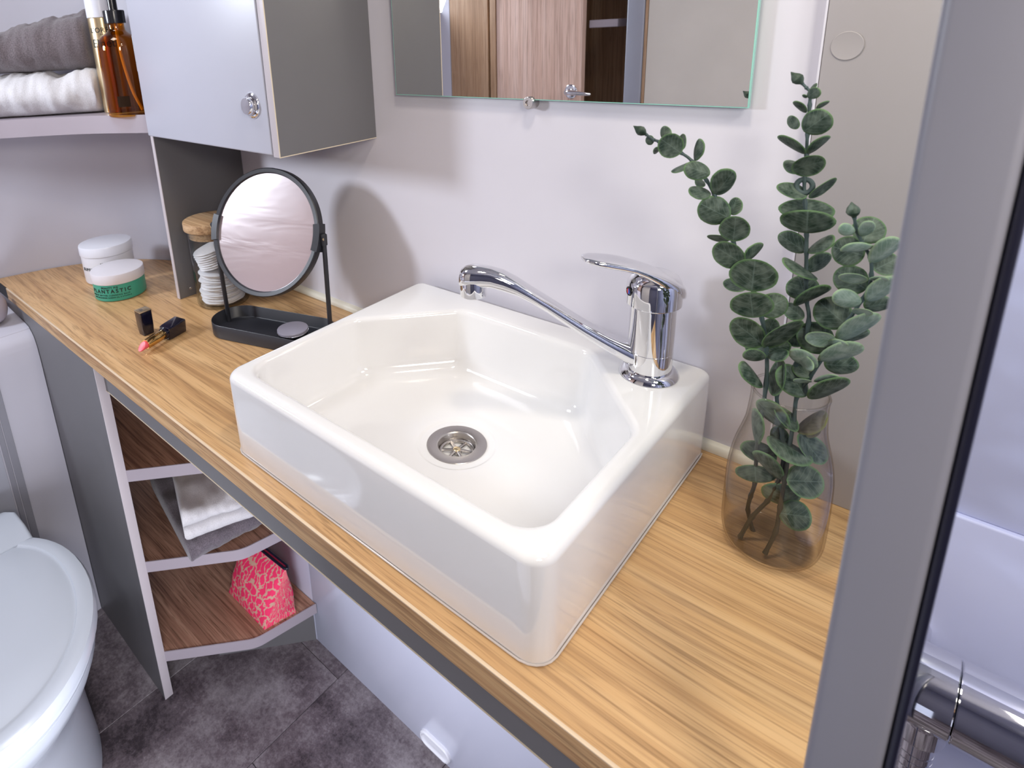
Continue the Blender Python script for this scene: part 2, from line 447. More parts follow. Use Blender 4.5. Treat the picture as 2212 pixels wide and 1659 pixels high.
def leaf_mat(name, c0, c1, rim, vein):
    """UV: u across (-1..1 mapped to 0..1), v along the leaf"""
    m, nt, b, out = new_mat(name)
    b.inputs['Roughness'].default_value = 0.62
    b.inputs['Specular IOR Level'].default_value = 0.3
    tc = N(nt, 'ShaderNodeTexCoord')
    sx = N(nt, 'ShaderNodeSeparateXYZ')
    nt.links.new(tc.outputs['UV'], sx.inputs[0])
    n1 = N(nt, 'ShaderNodeTexNoise')
    n1.inputs['Scale'].default_value = 130.0
    n1.inputs['Detail'].default_value = 5.0
    nt.links.new(tc.outputs['Object'], n1.inputs['Vector'])
    base = N(nt, 'ShaderNodeValToRGB')
    base.color_ramp.elements[0].position = 0.35
    base.color_ramp.elements[1].position = 0.68
    base.color_ramp.elements[0].color = c0 + (1,)
    base.color_ramp.elements[1].color = c1 + (1,)
    nt.links.new(n1.outputs['Fac'], base.inputs['Fac'])
    # |u|
    su = N(nt, 'ShaderNodeMath', operation='SUBTRACT')
    su.inputs[1].default_value = 0.5
    nt.links.new(sx.outputs['X'], su.inputs[0])
    ab = N(nt, 'ShaderNodeMath', operation='ABSOLUTE')
    nt.links.new(su.outputs[0], ab.inputs[0])
    # side veins: frac((v - 0.9|u|) * 6 + noise)
    k = N(nt, 'ShaderNodeMath', operation='MULTIPLY_ADD')
    k.inputs[1].default_value = -0.8
    nt.links.new(ab.outputs[0], k.inputs[0])
    nt.links.new(sx.outputs['Y'], k.inputs[2])
    nz2 = N(nt, 'ShaderNodeTexNoise')
    nz2.inputs['Scale'].default_value = 60.0
    nt.links.new(tc.outputs['Object'], nz2.inputs['Vector'])
    k2 = N(nt, 'ShaderNodeMath', operation='MULTIPLY_ADD')
    k2.inputs[1].default_value = 0.30
    nt.links.new(nz2.outputs['Fac'], k2.inputs[0])
    nt.links.new(k.outputs[0], k2.inputs[2])
    k3 = N(nt, 'ShaderNodeMath', operation='MULTIPLY')
    k3.inputs[1].default_value = 6.5
    nt.links.new(k2.outputs[0], k3.inputs[0])
    fr = N(nt, 'ShaderNodeMath', operation='FRACT')
    nt.links.new(k3.outputs[0], fr.inputs[0])
    pp = N(nt, 'ShaderNodeMath', operation='PINGPONG')
    pp.inputs[1].default_value = 0.5
    nt.links.new(fr.outputs[0], pp.inputs[0])
    v1 = N(nt, 'ShaderNodeMath', operation='LESS_THAN')
    v1.inputs[1].default_value = 0.05
    nt.links.new(pp.outputs[0], v1.inputs[0])
    v2 = N(nt, 'ShaderNodeMath', operation='LESS_THAN')
    v2.inputs[1].default_value = 0.014
    nt.links.new(ab.outputs[0], v2.inputs[0])
    vm = N(nt, 'ShaderNodeMath', operation='MAXIMUM')
    nt.links.new(v1.outputs[0], vm.inputs[0])
    nt.links.new(v2.outputs[0], vm.inputs[1])
    vs = N(nt, 'ShaderNodeMath', operation='MULTIPLY')
    vs.inputs[1].default_value = 0.34
    nt.links.new(vm.outputs[0], vs.inputs[0])
    m1 = N(nt, 'ShaderNodeMix', data_type='RGBA')
    nt.links.new(vs.outputs[0], m1.inputs[0])
    nt.links.new(base.outputs['Color'], m1.inputs[6])
    m1.inputs[7].default_value = vein + (1,)
    # rim: vertex colour layer 'rim'
    at = N(nt, 'ShaderNodeAttribute', attribute_name='rim')
    rr = N(nt, 'ShaderNodeValToRGB')
    rr.color_ramp.elements[0].position = 0.86
    rr.color_ramp.elements[1].position = 1.0
    rr.color_ramp.elements[0].color = (0, 0, 0, 1)
    rr.color_ramp.elements[1].color = (0.85, 0.85, 0.85, 1)
    nt.links.new(at.outputs['Fac'], rr.inputs['Fac'])
    m2 = N(nt, 'ShaderNodeMix', data_type='RGBA')
    nt.links.new(rr.outputs['Color'], m2.inputs[0])
    nt.links.new(m1.outputs[2], m2.inputs[6])
    m2.inputs[7].default_value = rim + (1,)
    nt.links.new(m2.outputs[2], b.inputs['Base Color'])
    bp = N(nt, 'ShaderNodeBump')
    bp.inputs['Strength'].default_value = 0.25
    bp.inputs['Distance'].default_value = 0.001
    nt.links.new(vm.outputs[0], bp.inputs['Height'])
    nt.links.new(bp.outputs['Normal'], b.inputs['Normal'])
    return m
M['leaf0'] = leaf_mat('dark_leaf', (0.016, 0.034, 0.021), (0.105, 0.135, 0.105), (0.12, 0.22, 0.085), (0.17, 0.225, 0.195))
M['leaf1'] = leaf_mat('pale_leaf', (0.13, 0.20, 0.155), (0.27, 0.34, 0.29), (0.28, 0.40, 0.22), (0.36, 0.44, 0.40))
M['leaf2'] = leaf_mat('brown_leaf', (0.055, 0.045, 0.022), (0.12, 0.10, 0.06), (0.16, 0.17, 0.06), (0.17, 0.15, 0.10))

# ---------------------------------------------------------------- object helpers
ROOT = {}

def thing(name, label, cat, loc, group=None):
    o = bpy.data.objects.new(name, None)
    o.empty_display_size = 0.02
    C.objects.link(o)
    o.location = loc
    o['label'] = label
    o['category'] = cat
    if group:
        o['group'] = group
    ROOT[o.name] = Vector(loc)
    return o

def obj(name, bm, m, parent=None, sharp=35, label=None, smooth=True):
    """bm is in world coordinates; link it as one mesh object under its thing"""
    me = bpy.data.meshes.new(name)
    off = ROOT[parent.name] if parent else Vector((0, 0, 0))
    bmesh.ops.recalc_face_normals(bm, faces=bm.faces[:])
    if parent:
        bmesh.ops.translate(bm, vec=-off, verts=bm.verts[:])
    bm.to_mesh(me)
    bm.free()
    if smooth:
        me.polygons.foreach_set('use_smooth', [True] * len(me.polygons))
        me.set_sharp_from_angle(angle=math.radians(sharp))
    ms = m if isinstance(m, (list, tuple)) else [m]
    for q in ms:
        me.materials.append(q)
    o = bpy.data.objects.new(name, me)
    C.objects.link(o)
    if parent:
        o.parent = parent
        ROOT[o.name] = off
    if label:
        o['label'] = label
    return o

def tag(o, label, cat, group=None):
    o['label'] = label
    o['category'] = cat
    if group:
        o['group'] = group
    return o

def struct(name, bm, m, **k):
    o = obj(name, bm, m, **k)
    o['kind'] = 'structure'
    ROOT[o.name] = Vector((0, 0, 0))
    return o

def single(name, bm, m, label, cat, loc, group=None, **k):
    """a thing that is one mesh, with its origin at its base"""
    bmesh.ops.translate(bm, vec=-Vector(loc), verts=bm.verts[:])
    o = obj(name, bm, m, **k)
    o.location = loc
    ROOT[o.name] = Vector(loc)
    return tag(o, label, cat, group)

def B():
    return bmesh.new()

def box(bm, x0, x1, y0, y1, z0, z1, bev=0.0, seg=2, mat=None, mi=0):
    t = bmesh.new()
    bmesh.ops.create_cube(t, size=1.0)
    bmesh.ops.scale(t, vec=(x1 - x0, y1 - y0, z1 - z0), verts=t.verts[:])
    bmesh.ops.translate(t, vec=((x0 + x1) / 2, (y0 + y1) / 2, (z0 + z1) / 2), verts=t.verts[:])
    if bev:
        bmesh.ops.bevel(t, geom=t.edges[:], offset=bev, segments=seg, profile=0.5, affect='EDGES')
    merge(bm, t, mat, mi)

def merge(bm, t, mat=None, mi=0):
    if mat is not None:
        bmesh.ops.transform(t, matrix=mat, verts=t.verts[:])
    vm = {}
    for v in t.verts:
        vm[v] = bm.verts.new(v.co)
    for f in t.faces:
        try:
            nf = bm.faces.new([vm[v] for v in f.verts])
            nf.material_index = mi
        except ValueError:
            pass
    t.free()

def loft(bm, rings, closed=True, cap0=False, cap1=False, mi=0):
    vs = [[bm.verts.new(p) for p in r] for r in rings]
    n = len(rings[0])
    for a, b in zip(vs[:-1], vs[1:]):
        for i in range(n if closed else n - 1):
            j = (i + 1) % n
            f = bm.faces.new((a[i], a[j], b[j], b[i]))
            f.material_index = mi
    if cap0:
        bm.faces.new(vs[0][::-1]).material_index = mi
    if cap1:
        bm.faces.new(vs[-1]).material_index = mi
    return vs

def lathe(bm, prof, cx, cy, n=48, mi=0, mat=None, cap0=True, cap1=True):
    t = bmesh.new()
    rings = []
    for r, z in prof:
        r = max(r, 1e-5)
        rings.append([(cx + r * math.cos(2 * PI * i / n), cy + r * math.sin(2 * PI * i / n), z) for i in range(n)])
    loft(t, rings, True, cap0, cap1)
    merge(bm, t, mat, mi)

def frame_path(pts):
    pts = [Vector(p) for p in pts]
    out = []
    up = Vector((0.13, 0.31, 0.94)).normalized()
    nrm = None
    for i, p in enumerate(pts):
        a = pts[max(0, i - 1)]
        b = pts[min(len(pts) - 1, i + 1)]
        t = (b - a).normalized()
        if nrm is None:
            nrm = up - t * up.dot(t)
            if nrm.length < 1e-3:
                nrm = Vector((1, 0, 0)) - t * t.x
        else:
            nrm = nrm - t * nrm.dot(t)
        nrm.normalize()
        out.append((p, t, nrm, t.cross(nrm)))
    return out

def tube(bm, pts, r, n=12, mi=0, caps=True):
    fr = frame_path(pts)
    rs = r if isinstance(r, (list, tuple)) else [r] * len(fr)
    rings = []
    for (p, t, u, v), q in zip(fr, rs):
        rings.append([p + (u * math.cos(2 * PI * i / n) + v * math.sin(2 * PI * i / n)) * q for i in range(n)])
    loft(bm, rings, True, caps, caps, mi)

def smooth_path(pts, k=6):
    """Catmull-Rom through points"""
    P = [Vector(p) for p in pts]
    P = [P[0] * 2 - P[1]] + P + [P[-1] * 2 - P[-2]]
    out = []
    for i in range(1, len(P) - 2):
        a, b, c, d = P[i - 1], P[i], P[i + 1], P[i + 2]
        for j in range(k):
            t = j / k
            out.append(0.5 * ((2 * b) + (c - a) * t + (2 * a - 5 * b + 4 * c - d) * t * t + (3 * b - a - 3 * c + d) * t ** 3))
    out.append(P[-2])
    return out

def torus(bm, c, R, r, n=48, m=10, ax=(0, 0, 1), mi=0):
    q = Vector((0, 0, 1)).rotation_difference(Vector(ax)).to_matrix()
    rings = []
    for i in range(n + 1):
        a = 2 * PI * i / n
        rings.append([Vector(c) + q @ Vector(((R + r * math.cos(2 * PI * j / m)) * math.cos(a), (R + r * math.cos(2 * PI * j / m)) * math.sin(a), r * math.sin(2 * PI * j / m))) for j in range(m)])
    loft(bm, rings[:-1] + [rings[0]], True, mi=mi)
    bmesh.ops.remove_doubles(bm, verts=bm.verts[:], dist=1e-6)

def fillet_poly(verts, radii, seg=8):
    """2-D polygon (ccw) with rounded corners -> list of points"""
    out = []
    n = len(verts)
    for i in range(n):
        p = Vector(verts[i]).to_2d()
        a = (Vector(verts[i - 1]).to_2d() - p).normalized()
        b = (Vector(verts[(i + 1) % n]).to_2d() - p).normalized()
        r = radii[i] if isinstance(radii, (list, tuple)) else radii
        ang = a.angle(b)
        if r < 1e-5 or abs(ang - PI) < 1e-3:
            out.append(p)
            continue
        d = r / math.tan(ang / 2)
        c = p + (a + b).normalized() * (r / math.sin(ang / 2))
        s, e = p + a * d - c, p + b * d - c
        a0 = math.atan2(s.y, s.x)
        a1 = math.atan2(e.y, e.x)
        da = (a1 - a0 + PI) % (2 * PI) - PI
        for k in range(seg + 1):
            t = a0 + da * k / seg
            out.append(c + Vector((math.cos(t), math.sin(t))) * r)
    return out

def offset_poly(verts, d):
    """offset a ccw convex polygon inwards by d"""
    n = len(verts)
    L = []
    for i in range(n):
        a = Vector(verts[i])
        b = Vector(verts[(i + 1) % n])
        t = (b - a).normalized()
        nrm = Vector((-t.y, t.x))
        L.append((a + nrm * d, t))
    out = []
    for i in range(n):
        p, t = L[i - 1]
        q, s = L[i]
        den = t.x * s.y - t.y * s.x
        if abs(den) < 1e-9:
            out.append(q)
            continue
        k = ((q.x - p.x) * s.y - (q.y - p.y) * s.x) / den
        out.append(p + t * k)
    return out

def ray_ring(poly, c, n):
    """sample a star-shaped outline at n equal angles about c"""
    out = []
    m = len(poly)
    c = Vector(c)
    for i in range(n):
        a = 2 * PI * i / n
        d = Vector((math.cos(a), math.sin(a)))
        best = None
        for j in range(m):
            p = poly[j] - c
            q = poly[(j + 1) % m] - c
            e = q - p
            den = d.x * e.y - d.y * e.x
            if abs(den) < 1e-12:
                continue
            t = (p.x * e.y - p.y * e.x) / den
            u = (p.x * d.y - p.y * d.x) / den
            if t > 0 and -1e-6 <= u <= 1 + 1e-6:
                best = t if best is None else max(best, t)
        out.append(c + d * best)
    return out

def prism(bm, poly, z0, z1, bev=0.0, mi=0):
    t = bmesh.new()
    a = [t.verts.new((p[0], p[1], z0)) for p in poly]
    b = [t.verts.new((p[0], p[1], z1)) for p in poly]
    n = len(poly)
    t.faces.new(a[::-1])
    t.faces.new(b)
    for i in range(n):
        t.faces.new((a[i], a[(i + 1) % n], b[(i + 1) % n], b[i]))
    if bev:
        es = [e for e in t.edges if abs(e.verts[0].co.z - e.verts[1].co.z) < 1e-6]
        bmesh.ops.bevel(t, geom=es, offset=bev, segments=2, profile=0.5, affect='EDGES')
    merge(bm, t, None, mi)

def ribbon(bm, path, z0, z1, th, mi=0):
    """upright strip of thickness th following a plan path (to its left side)"""
    pts = [Vector(p).to_2d() for p in path]
    off = []
    for i, p in enumerate(pts):
        a = pts[max(0, i - 1)]
        b = pts[min(len(pts) - 1, i + 1)]
        t = (b - a).normalized()
        off.append(p + Vector((-t.y, t.x)) * th)
    rings = []
    for p, q in zip(pts, off):
        rings.append([(p.x, p.y, z0), (p.x, p.y, z1), (q.x, q.y, z1), (q.x, q.y, z0)])
    loft(bm, rings, True, True, True, mi)

def text_bm(body, size, extrude=0.0003, align='CENTER', bold=0.0, space=1.0):
    cu = bpy.data.curves.new('lettering', 'FONT')
    cu.body = body
    cu.size = size
    cu.extrude = extrude
    cu.align_x = align
    cu.align_y = 'CENTER'
    cu.offset = bold
    cu.space_character = space
    cu.resolution_u = 3
    o = bpy.data.objects.new('lettering', cu)
    C.objects.link(o)
    dg = bpy.context.evaluated_depsgraph_get()
    me = bpy.data.meshes.new_from_object(o.evaluated_get(dg))
    bm = bmesh.new()
    bm.from_mesh(me)
    bpy.data.objects.remove(o)
    bpy.data.curves.remove(cu)
    bpy.data.meshes.remove(me)
    return bm

def wrap_text(bm, body, size, cx, cy, r, z, ang, **k):
    """letters round an upright cylinder, centred at plan angle ang (seen from outside)"""
    t = text_bm(body, size, **k)
    for v in t.verts:
        a = ang + v.co.x / r
        rr = r + v.co.z + 0.0002
        v.co = Vector((cx + rr * math.cos(a), cy + rr * math.sin(a), z + v.co.y))
    merge(bm, t)

def place(t, origin, xdir, ydir):
    x = Vector(xdir).normalized()
    y = Vector(ydir)
    y = (y - x * y.dot(x)).normalized()
    z = x.cross(y)
    o = Vector(origin)
    for v in t.verts:
        v.co = o + x * v.co.x + y * v.co.y + z * v.co.z
    return t

# ================================================================ the setting
CURVE = [(-1.77, -1.62), (-1.765, -0.60), (-1.750, -0.45), (-1.728, -0.35), (-1.700, -0.276), (-1.655, -0.205), (-1.587, -0.131), (-1.498, -0.080), (-1.40, -0.040), (-1.30, -0.012), (-1.236, 0.0)]
CURVE_S = [p.to_2d() for p in smooth_path([(x, y, 0) for x, y in CURVE], 8)]
bm = B(); box(bm, -1.85, 1.0, -1.66, 0.05, -0.03, -0.005)
floor = struct('floor', bm, M['dark'])
random.seed(4)
tw, tl = 0.293, 0.586
for ci in range(-3, 9):
    x0 = -1.185 + ci * tw
    off = {0: 0.226, 1: 0.0, -1: 0.12}.get(ci, (ci * 0.195) % tl)
    y = -0.36 + off - 3 * tl
    while y < 0.05:
        ya, yb = max(y, -1.64), min(y + tl, 0.045)
        xa, xb = max(x0, -1.84), min(x0 + tw, 0.99)
        if yb - ya > 0.02 and xb - xa > 0.02:
            bm = B(); box(bm, xa + 0.0006, xb - 0.0006, ya + 0.0006, yb - 0.0006, -0.005, 0.0, 0.0008, 1)
            obj('floor_tile', bm, M['floor'], floor)
        y += tl
bm = B(); box(bm, -1.85, 1.0, -1.66, 0.05, 2.0, 2.03)
struct('ceiling', bm, M['ceiling'])
bm = B(); box(bm, -1.236, -0.1375, 0.0, 0.03, 0.0, 2.0)
struct('wall_back', bm, M['wall'])
bm = B(); box(bm, -0.1372, -0.0218, -0.017, 0.03, 0.8602, 2.0, 0.0012, 2)
wr = struct('wall_back_panel', bm, M['wall_warm'])
bm = B()
lathe(bm, [(0.0133, 0.0), (0.0133, 0.0006), (0.0128, 0.0010), (0.0110, 0.0007), (0.0, 0.0007)], 0, 0, 40)
place(bm, (-0.1178, -0.0171, 1.3573), (1, 0, 0), (0, 0, 1))
obj('screw_cover_cap', bm, M['wall_warm'], wr)
bm = B(); box(bm, -0.1394, -0.1374, -0.0176, 0.0, 0.8722, 2.0, 0.0004, 1)
struct('trim_9', bm, M['wall'])
bm = B(); ribbon(bm, CURVE_S, 0.70, 2.0, 0.02)
wl = struct('wall_left', bm, M['moulded'])
# boxed-in lower part of the left wall behind the toilet, with a rounded top
bm = B()
prof = [(-1.500, 0.0), (-1.503, 0.72), (-1.506, 0.755), (-1.514, 0.775), (-1.530, 0.788), (-1.56, 0.796), (-1.76, 0.806), (-1.80, 0.806), (-1.80, 0.0)]
prof = [prof[0], prof[1]] + [tuple(p.to_2d()) for p in smooth_path([(a, b, 0) for a, b in prof[2:7]], 5)] + prof[7:]
loft(bm, [[(x, y, z) for x, z in prof] for y in (-1.62, -0.4195)], True, True, True)
wlb = struct('wall_left_boxing', bm, M['moulded'])
# service hatch beside it: two upright strips and a recessed leaf
bm = B(); box(bm, -1.5005, -1.4990, -0.522, -0.508, 0.0, 0.735, 0.0005, 1)
t1 = struct('trim_1', bm, M['strip'])
bm = B(); box(bm, -1.5005, -1.4985, -0.534, -0.524, 0.0, 0.735, 0.0007, 1)
struct('trim_2', bm, M['strip'])
bm = B(); box(bm, -1.5005, -1.4992, -0.95, -0.537, 0.10, 0.73, 0.0005, 1)
struct('trim_3', bm, M['hatch'])
# shower side
bm = B()
box(bm, -0.0215, 0.96, -0.026, 0.04, 0.9120, 2.0, 0.002, 2)
box(bm, -0.0215, 0.96, -0.031, 0.04, 0.0, 0.9118, 0.0025, 3)
struct('wall_shower', bm, M['shower'])
bm = B(); box(bm, 0.95, 0.99, -1.62, 0.04, 0.0, 2.0)
struct('wall_right', bm, M['shower'])
# wall behind the photographer, seen in the wall mirror
bm = B(); box(bm, -1.85, -0.50, -1.66, -1.60, 0.0, 2.0)
struct('wall_opposite', bm, M['jambwood'])
bm = B(); box(bm, -0.499, 1.0, -1.66, -1.60, 0.0, 2.0)
struct('wall_opposite_end_right', bm, M['reflectdark'])  # unseen stretch of wall, darkened to shape reflections in the chrome
bm = B(); box(bm, -0.841, -0.20, -1.28, -1.25, 0.0, 2.0, 0.001, 1)
struct('wall_opposite_panel', bm, M['opposite'])
bm = B(); box(bm, -1.765, -1.632, -1.28, -1.25, 0.0, 2.0)
struct('wall_opposite_end', bm, M['moulded'])
bm = B(); box(bm, -1.630, -1.449, -1.285, -1.25, 0.0, 2.0, 0.001, 1)
struct('trim_4', bm, M['jambwood'])
bm = B(); box(bm, -1.436, -1.411, -1.285, -1.246, 0.0, 2.0, 0.001, 1)
struct('trim_5', bm, M['jambwood'])
bm = B(); box(bm, -0.909, -0.852, -1.285, -1.245, 0.0, 2.0, 0.006, 3)
struct('trim_6', bm, M['bluegrey'])
bm = B(); box(bm, -0.850, -0.842, -1.285, -1.248, 0.0, 2.0)
struct('trim_7', bm, M['jambwood'])
bm = B(); box(bm, -1.409, -1.062, -1.276, -1.250, 0.03, 1.98, 0.001, 1)
d1 = struct('door_1', bm, M['doorwood'])
bm = B()
lathe(bm, [(0.024, 0.0), (0.024, 0.003), (0.020, 0.006), (0.010, 0.007), (0.009, 0.034), (0.0, 0.034)], 0, 0, 28)
place(bm, (-1.098, -1.25, 1.168), (-1, 0, 0), (0, 0, 1))
tube(bm, smooth_path([(-1.098, -1.222, 1.168), (-1.085, -1.212, 1.168), (-1.055, -1.210, 1.167), (-1.005, -1.212, 1.164)], 5), [0.009, 0.009, 0.009, 0.009, 0.009, 0.0085, 0.0085, 0.0085, 0.008, 0.008, 0.0078, 0.0075, 0.007, 0.0065, 0.006, 0.005], 14)
obj('door_handle', bm, M['chrome'], d1)
bm = B(); box(bm, -1.06, -0.958, -1.59, -1.29, 1.375, 1.400, 0.002, 1)
tag(obj('wardrobe_shelf', bm, M['shelfband']), 'pale lipped wardrobe shelf beside the wooden door, seen in the wall mirror', 'shelf')

# ================================================================ worktop
t = thing('worktop', 'light oak worktop that carries the white basin and runs to the left wall', 'worktop', (-0.83, -0.21, 0.832))
poly = [(-1.65, -0.4195), (-0.0222, -0.4195), (-0.0222, -0.001), (-1.236, -0.001)] + [(p.x + 0.003, p.y - 0.002) for p in reversed(CURVE_S) if p.y > -0.4195 and p.x < -1.24] + [(-1.738, -0.4195)]
bm = B(); prism(bm, poly, 0.832, 0.860)
obj('top', bm, M['worktop'], t)
bm = B(); box(bm, -1.65, -0.022, -0.4218, -0.4196, 0.832, 0.8586)
obj('front_edging', bm, M['worktopedge'], t)
bm = B(); box(bm, -1.65, -0.022, -0.4222, -0.4186, 0.8584, 0.8603, 0.0006, 2)
obj('arris', bm, M['edgelight'], t)
bm = B(); box(bm, -1.741, -1.6502, -0.4216, -0.4196, 0.832, 0.8598)
obj('end_block', bm, M['dark'], t, label='black end of the worktop')  # black block continuing the front edge at the left end
bm = B(); box(bm, -1.1452, -0.022, -0.405, -0.389, 0.7752, 0.8318, 0.0006, 1)
ap = obj('apron', bm, M['grey'], t, label='dark grey rail under the front edge')
bm = B(); box(bm, -1.1452, -0.022, -0.4055, -0.389, 0.7738, 0.7752)
obj('edge_band', bm, M['bandyellow'], ap)
# cream bead along the wall
bm = B()
rings = []
for x in (-1.23, -0.138):
    rings.append([(x, 0, 0.8602), (x, -0.0105, 0.8602)] + [(x, -0.0105 + 0.0085 * (1 - math.cos(a)), 0.8612 + 0.0105 * math.sin(a)) for a in [PI / 2 * i / 6 for i in range(7)]] + [(x, 0, 0.8717)])
loft(bm, rings, True, True, True)
struct('trim_8', bm, M['cream'])

# ================================================================ shelf unit under the worktop
t = thing('shelf_unit', 'dark grey open shelf unit under the worktop with three cut-corner wooden shelves', 'shelf unit', (-1.28, -0.25, 0.0))
bm = B(); box(bm, -1.60, -1.1472, -0.4185, -0.4010, 0.0, 0.8318, 0.0006, 1)
ep = obj('end_panel', bm, M['grey'], t, label='tall dark grey front panel')
bm = B(); box(bm, -1.1472, -1.1450, -0.4190, -0.4005, 0.0, 0.8318, 0.0007, 2)
obj('edge_band', bm, M['band'], ep)
sv = [Vector((-1.50, -0.4008)), Vector((-1.1475, -0.4008)), Vector((-1.020, -0.250)), Vector((-0.9885, -0.1062)), Vector((-1.50, -0.1062))]
for zt in (0.120, 0.365, 0.590):
    pl = fillet_poly(sv, [0, 0, 0.075, 0, 0], 10)
    bm = B(); prism(bm, pl, zt - 0.019, zt)
    sh = obj('shelf', bm, M['shelfwood'], t)
    path = pl[1:-1]
    bm = B(); ribbon(bm, path, zt - 0.0235, zt + 0.003, -0.0022)
    obj('edge_lip', bm, M['shelfband'], sh, label='mauve lip round the shelf edge')
bm = B(); box(bm, -1.60, -1.002, -0.105, -0.09, 0.0, 0.8318)
obj('back_panel', bm, M['gloss'], t)
bm = B(); ribbon(bm, [(-1.147, -0.283), (-1.004, -0.1065)], 0.0, 0.0960, 0.016)
obj('plinth', bm, M['grey'], t)
t = thing('kick_panel', 'glossy white upright panel set back under the dark rail of the worktop', 'panel', (-0.5, -0.10, 0.0))
bm = B(); box(bm, -1.0015, -0.022, -0.105, -0.088, 0.0, 0.8318, 0.0008, 2)
obj('board', bm, M['gloss'], t)
bm = B()
def stadium(hl, hr, n=14):
    return [Vector((hl + hr * math.cos(a), hr * math.sin(a))) for a in [-PI / 2 + PI * i / n for i in range(n + 1)]] + [Vector((-hl + hr * math.cos(a), hr * math.sin(a))) for a in [PI / 2 + PI * i / n for i in range(n + 1)]]
rings = []
for hl, hr, d in ((0.021, 0.0185, 0.0), (0.021, 0.0180, 0.0050), (0.021, 0.0160, 0.0070), (0.021, 0.0135, 0.0072), (0.021, 0.0120, 0.0055), (0.020, 0.0090, 0.0042), (0.016, 0.0040, 0.0046)):
    rings.append([(-0.622 + p.x, -0.105 - d, 0.0285 + p.y) for p in stadium(hl, hr)])
loft(bm, rings, True, True, True)
obj('vent_cover', bm, M['whiteplastic'], t, label='small oval white cover near the floor')

# ================================================================ divider panel, corner shelf, wall cabinet
t = thing('divider_panel', 'dark grey upright panel with pale front edge standing on the worktop beside the wall cabinet', 'panel', (-1.2435, -0.10, 0.8603))
bm = B(); box(bm, -1.249, -1.238, -0.193, -0.0005, 0.8603, 1.999)
obj('board', bm, M['grey'], t)
bm = B(); box(bm, -1.2492, -1.2378, -0.1948, -0.193, 0.8603, 1.999, 0.0006, 1)
obj('edge_band', bm, M['band'], t)
bm = B()
lathe(bm, [(0.0030, 0.0), (0.0030, 0.0010), (0.0020, 0.0016), (0.0012, 0.0008), (0.0, 0.0008)], 0, 0, 16)
place(bm, (-1.238, -0.167, 0.8775), (0, 1, 0), (0, 0, 1))
obj('screw', bm, M['steel'], t)
bm = B()
for z0, z1 in ((1.345, 1.362), (1.3628, 1.393), (1.3938, 1.412)):
    tube(bm, [(-1.2425, -0.1975, z0), (-1.2425, -0.1975, z1)], 0.0036, 12)
    box(bm, -1.2490, -1.2375, -0.1966, -0.1945, z0, z1, 0.0003, 1)
obj('hinge', bm, M['hingezinc'], t, label='zinc hinge on the front edge')

t = thing('corner_shelf', 'pale lipped corner shelf high on the left wall holding towels and bottles', 'shelf', (-1.5, -0.25, 1.224))
fr = [(-1.2495, -0.1955), (-1.379, -0.272), (-1.484, -0.373), (-1.585, -0.490), (-1.745, -0.590)]
frs = [p.to_2d() for p in smooth_path([(x, y, 0) for x, y in fr], 6)]
bk = [(p.x + 0.001, p.y - 0.001) for p in CURVE_S if -0.60 < p.y and p.x < -1.255]
bm = B(); prism(bm, [tuple(p) for p in frs] + bk + [(-1.2495, -0.012)], 1.232, 1.2565)
obj('board', bm, M['shelfband'], t)
bm = B(); ribbon(bm, [tuple(p) for p in reversed(frs)], 1.2235, 1.2600, -0.0022)
obj('edge_lip', bm, M['shelfband'], t)

t = thing('wall_cabinet', 'white wall cabinet with grey side hanging over the worktop left of the mirror', 'cabinet', (-1.0, -0.1, 1.2175))
bm = B(); box(bm, -1.2374, -0.8060, -0.1855, -0.0005, 1.2190, 1.999)
obj('carcass', bm, M['grey'], t)
bm = B(); box(bm, -0.8058, -0.7905, -0.2030, -0.0005, 1.2185, 1.999)
sp = obj('side_panel', bm, M['grey'], t, label='dark olive grey side panel')
bm = B(); box(bm, -0.8062, -0.7902, -0.2050, -0.2030, 1.2172, 1.999, 0.0006, 2)
obj('front_band', bm, M['band'], sp)
bm = B()
box(bm, -0.8058, -0.7902, -0.2030, -0.0005, 1.2170, 1.2185)
box(bm, -0.7907, -0.7899, -0.2050, -0.2034, 1.2170, 1.999)
obj('edge_band', bm, M['bandyellow'], sp)
bm = B(); box(bm, -1.2362, -0.8100, -0.2045, -0.1870, 1.2190, 1.999, 0.003, 3)
dr = obj('door', bm, M['white'], t)
bm = B()
lathe(bm, [(0.0205, 0.0), (0.0205, 0.0014), (0.0190, 0.0040), (0.0155, 0.0060), (0.0140, 0.0052), (0.0138, 0.0052), (0.0135, 0.0110), (0.0125, 0.0125), (0.0, 0.0135)], 0, 0, 40)
place(bm, (-0.849, -0.2045, 1.2945), (1, 0, 0), (0, 0, 1))
obj('knob', bm, M['chrome'], dr, label='round chrome push button catch')

# ================================================================ wall mirror
t = thing('wall_mirror', 'frameless wall mirror with green glass edge above the tap', 'mirror', (-0.46, 0.0, 1.2945))
bm = B(); box(bm, -0.7255, -0.1990, -0.0112, -0.0060, 1.2945, 1.80)
gl = obj('glass_edge', bm, M['greenglass'], t)
bm = B(); box(bm, -0.7243, -0.2002, -0.01145, -0.0112, 1.2956, 1.80)
obj('reflective_face', bm, M['mirror'], t)
bm = B(); box(bm, -0.70, -0.22, -0.0060, 0.0, 1.32, 1.78)
obj('backing', bm, M['dark'], t)
bm = B()
lathe(bm, [(0.0085, 0.0), (0.0085, 0.0145), (0.0075, 0.0160), (0.0040, 0.0160), (0.0035, 0.0140), (0.0, 0.0140)], 0, 0, 28)
place(bm, (-0.4718, 0.0, 1.2905), (1, 0, 0), (0, 0, 1))
obj('clip', bm, M['steel'], t, label='round metal clip under the mirror')

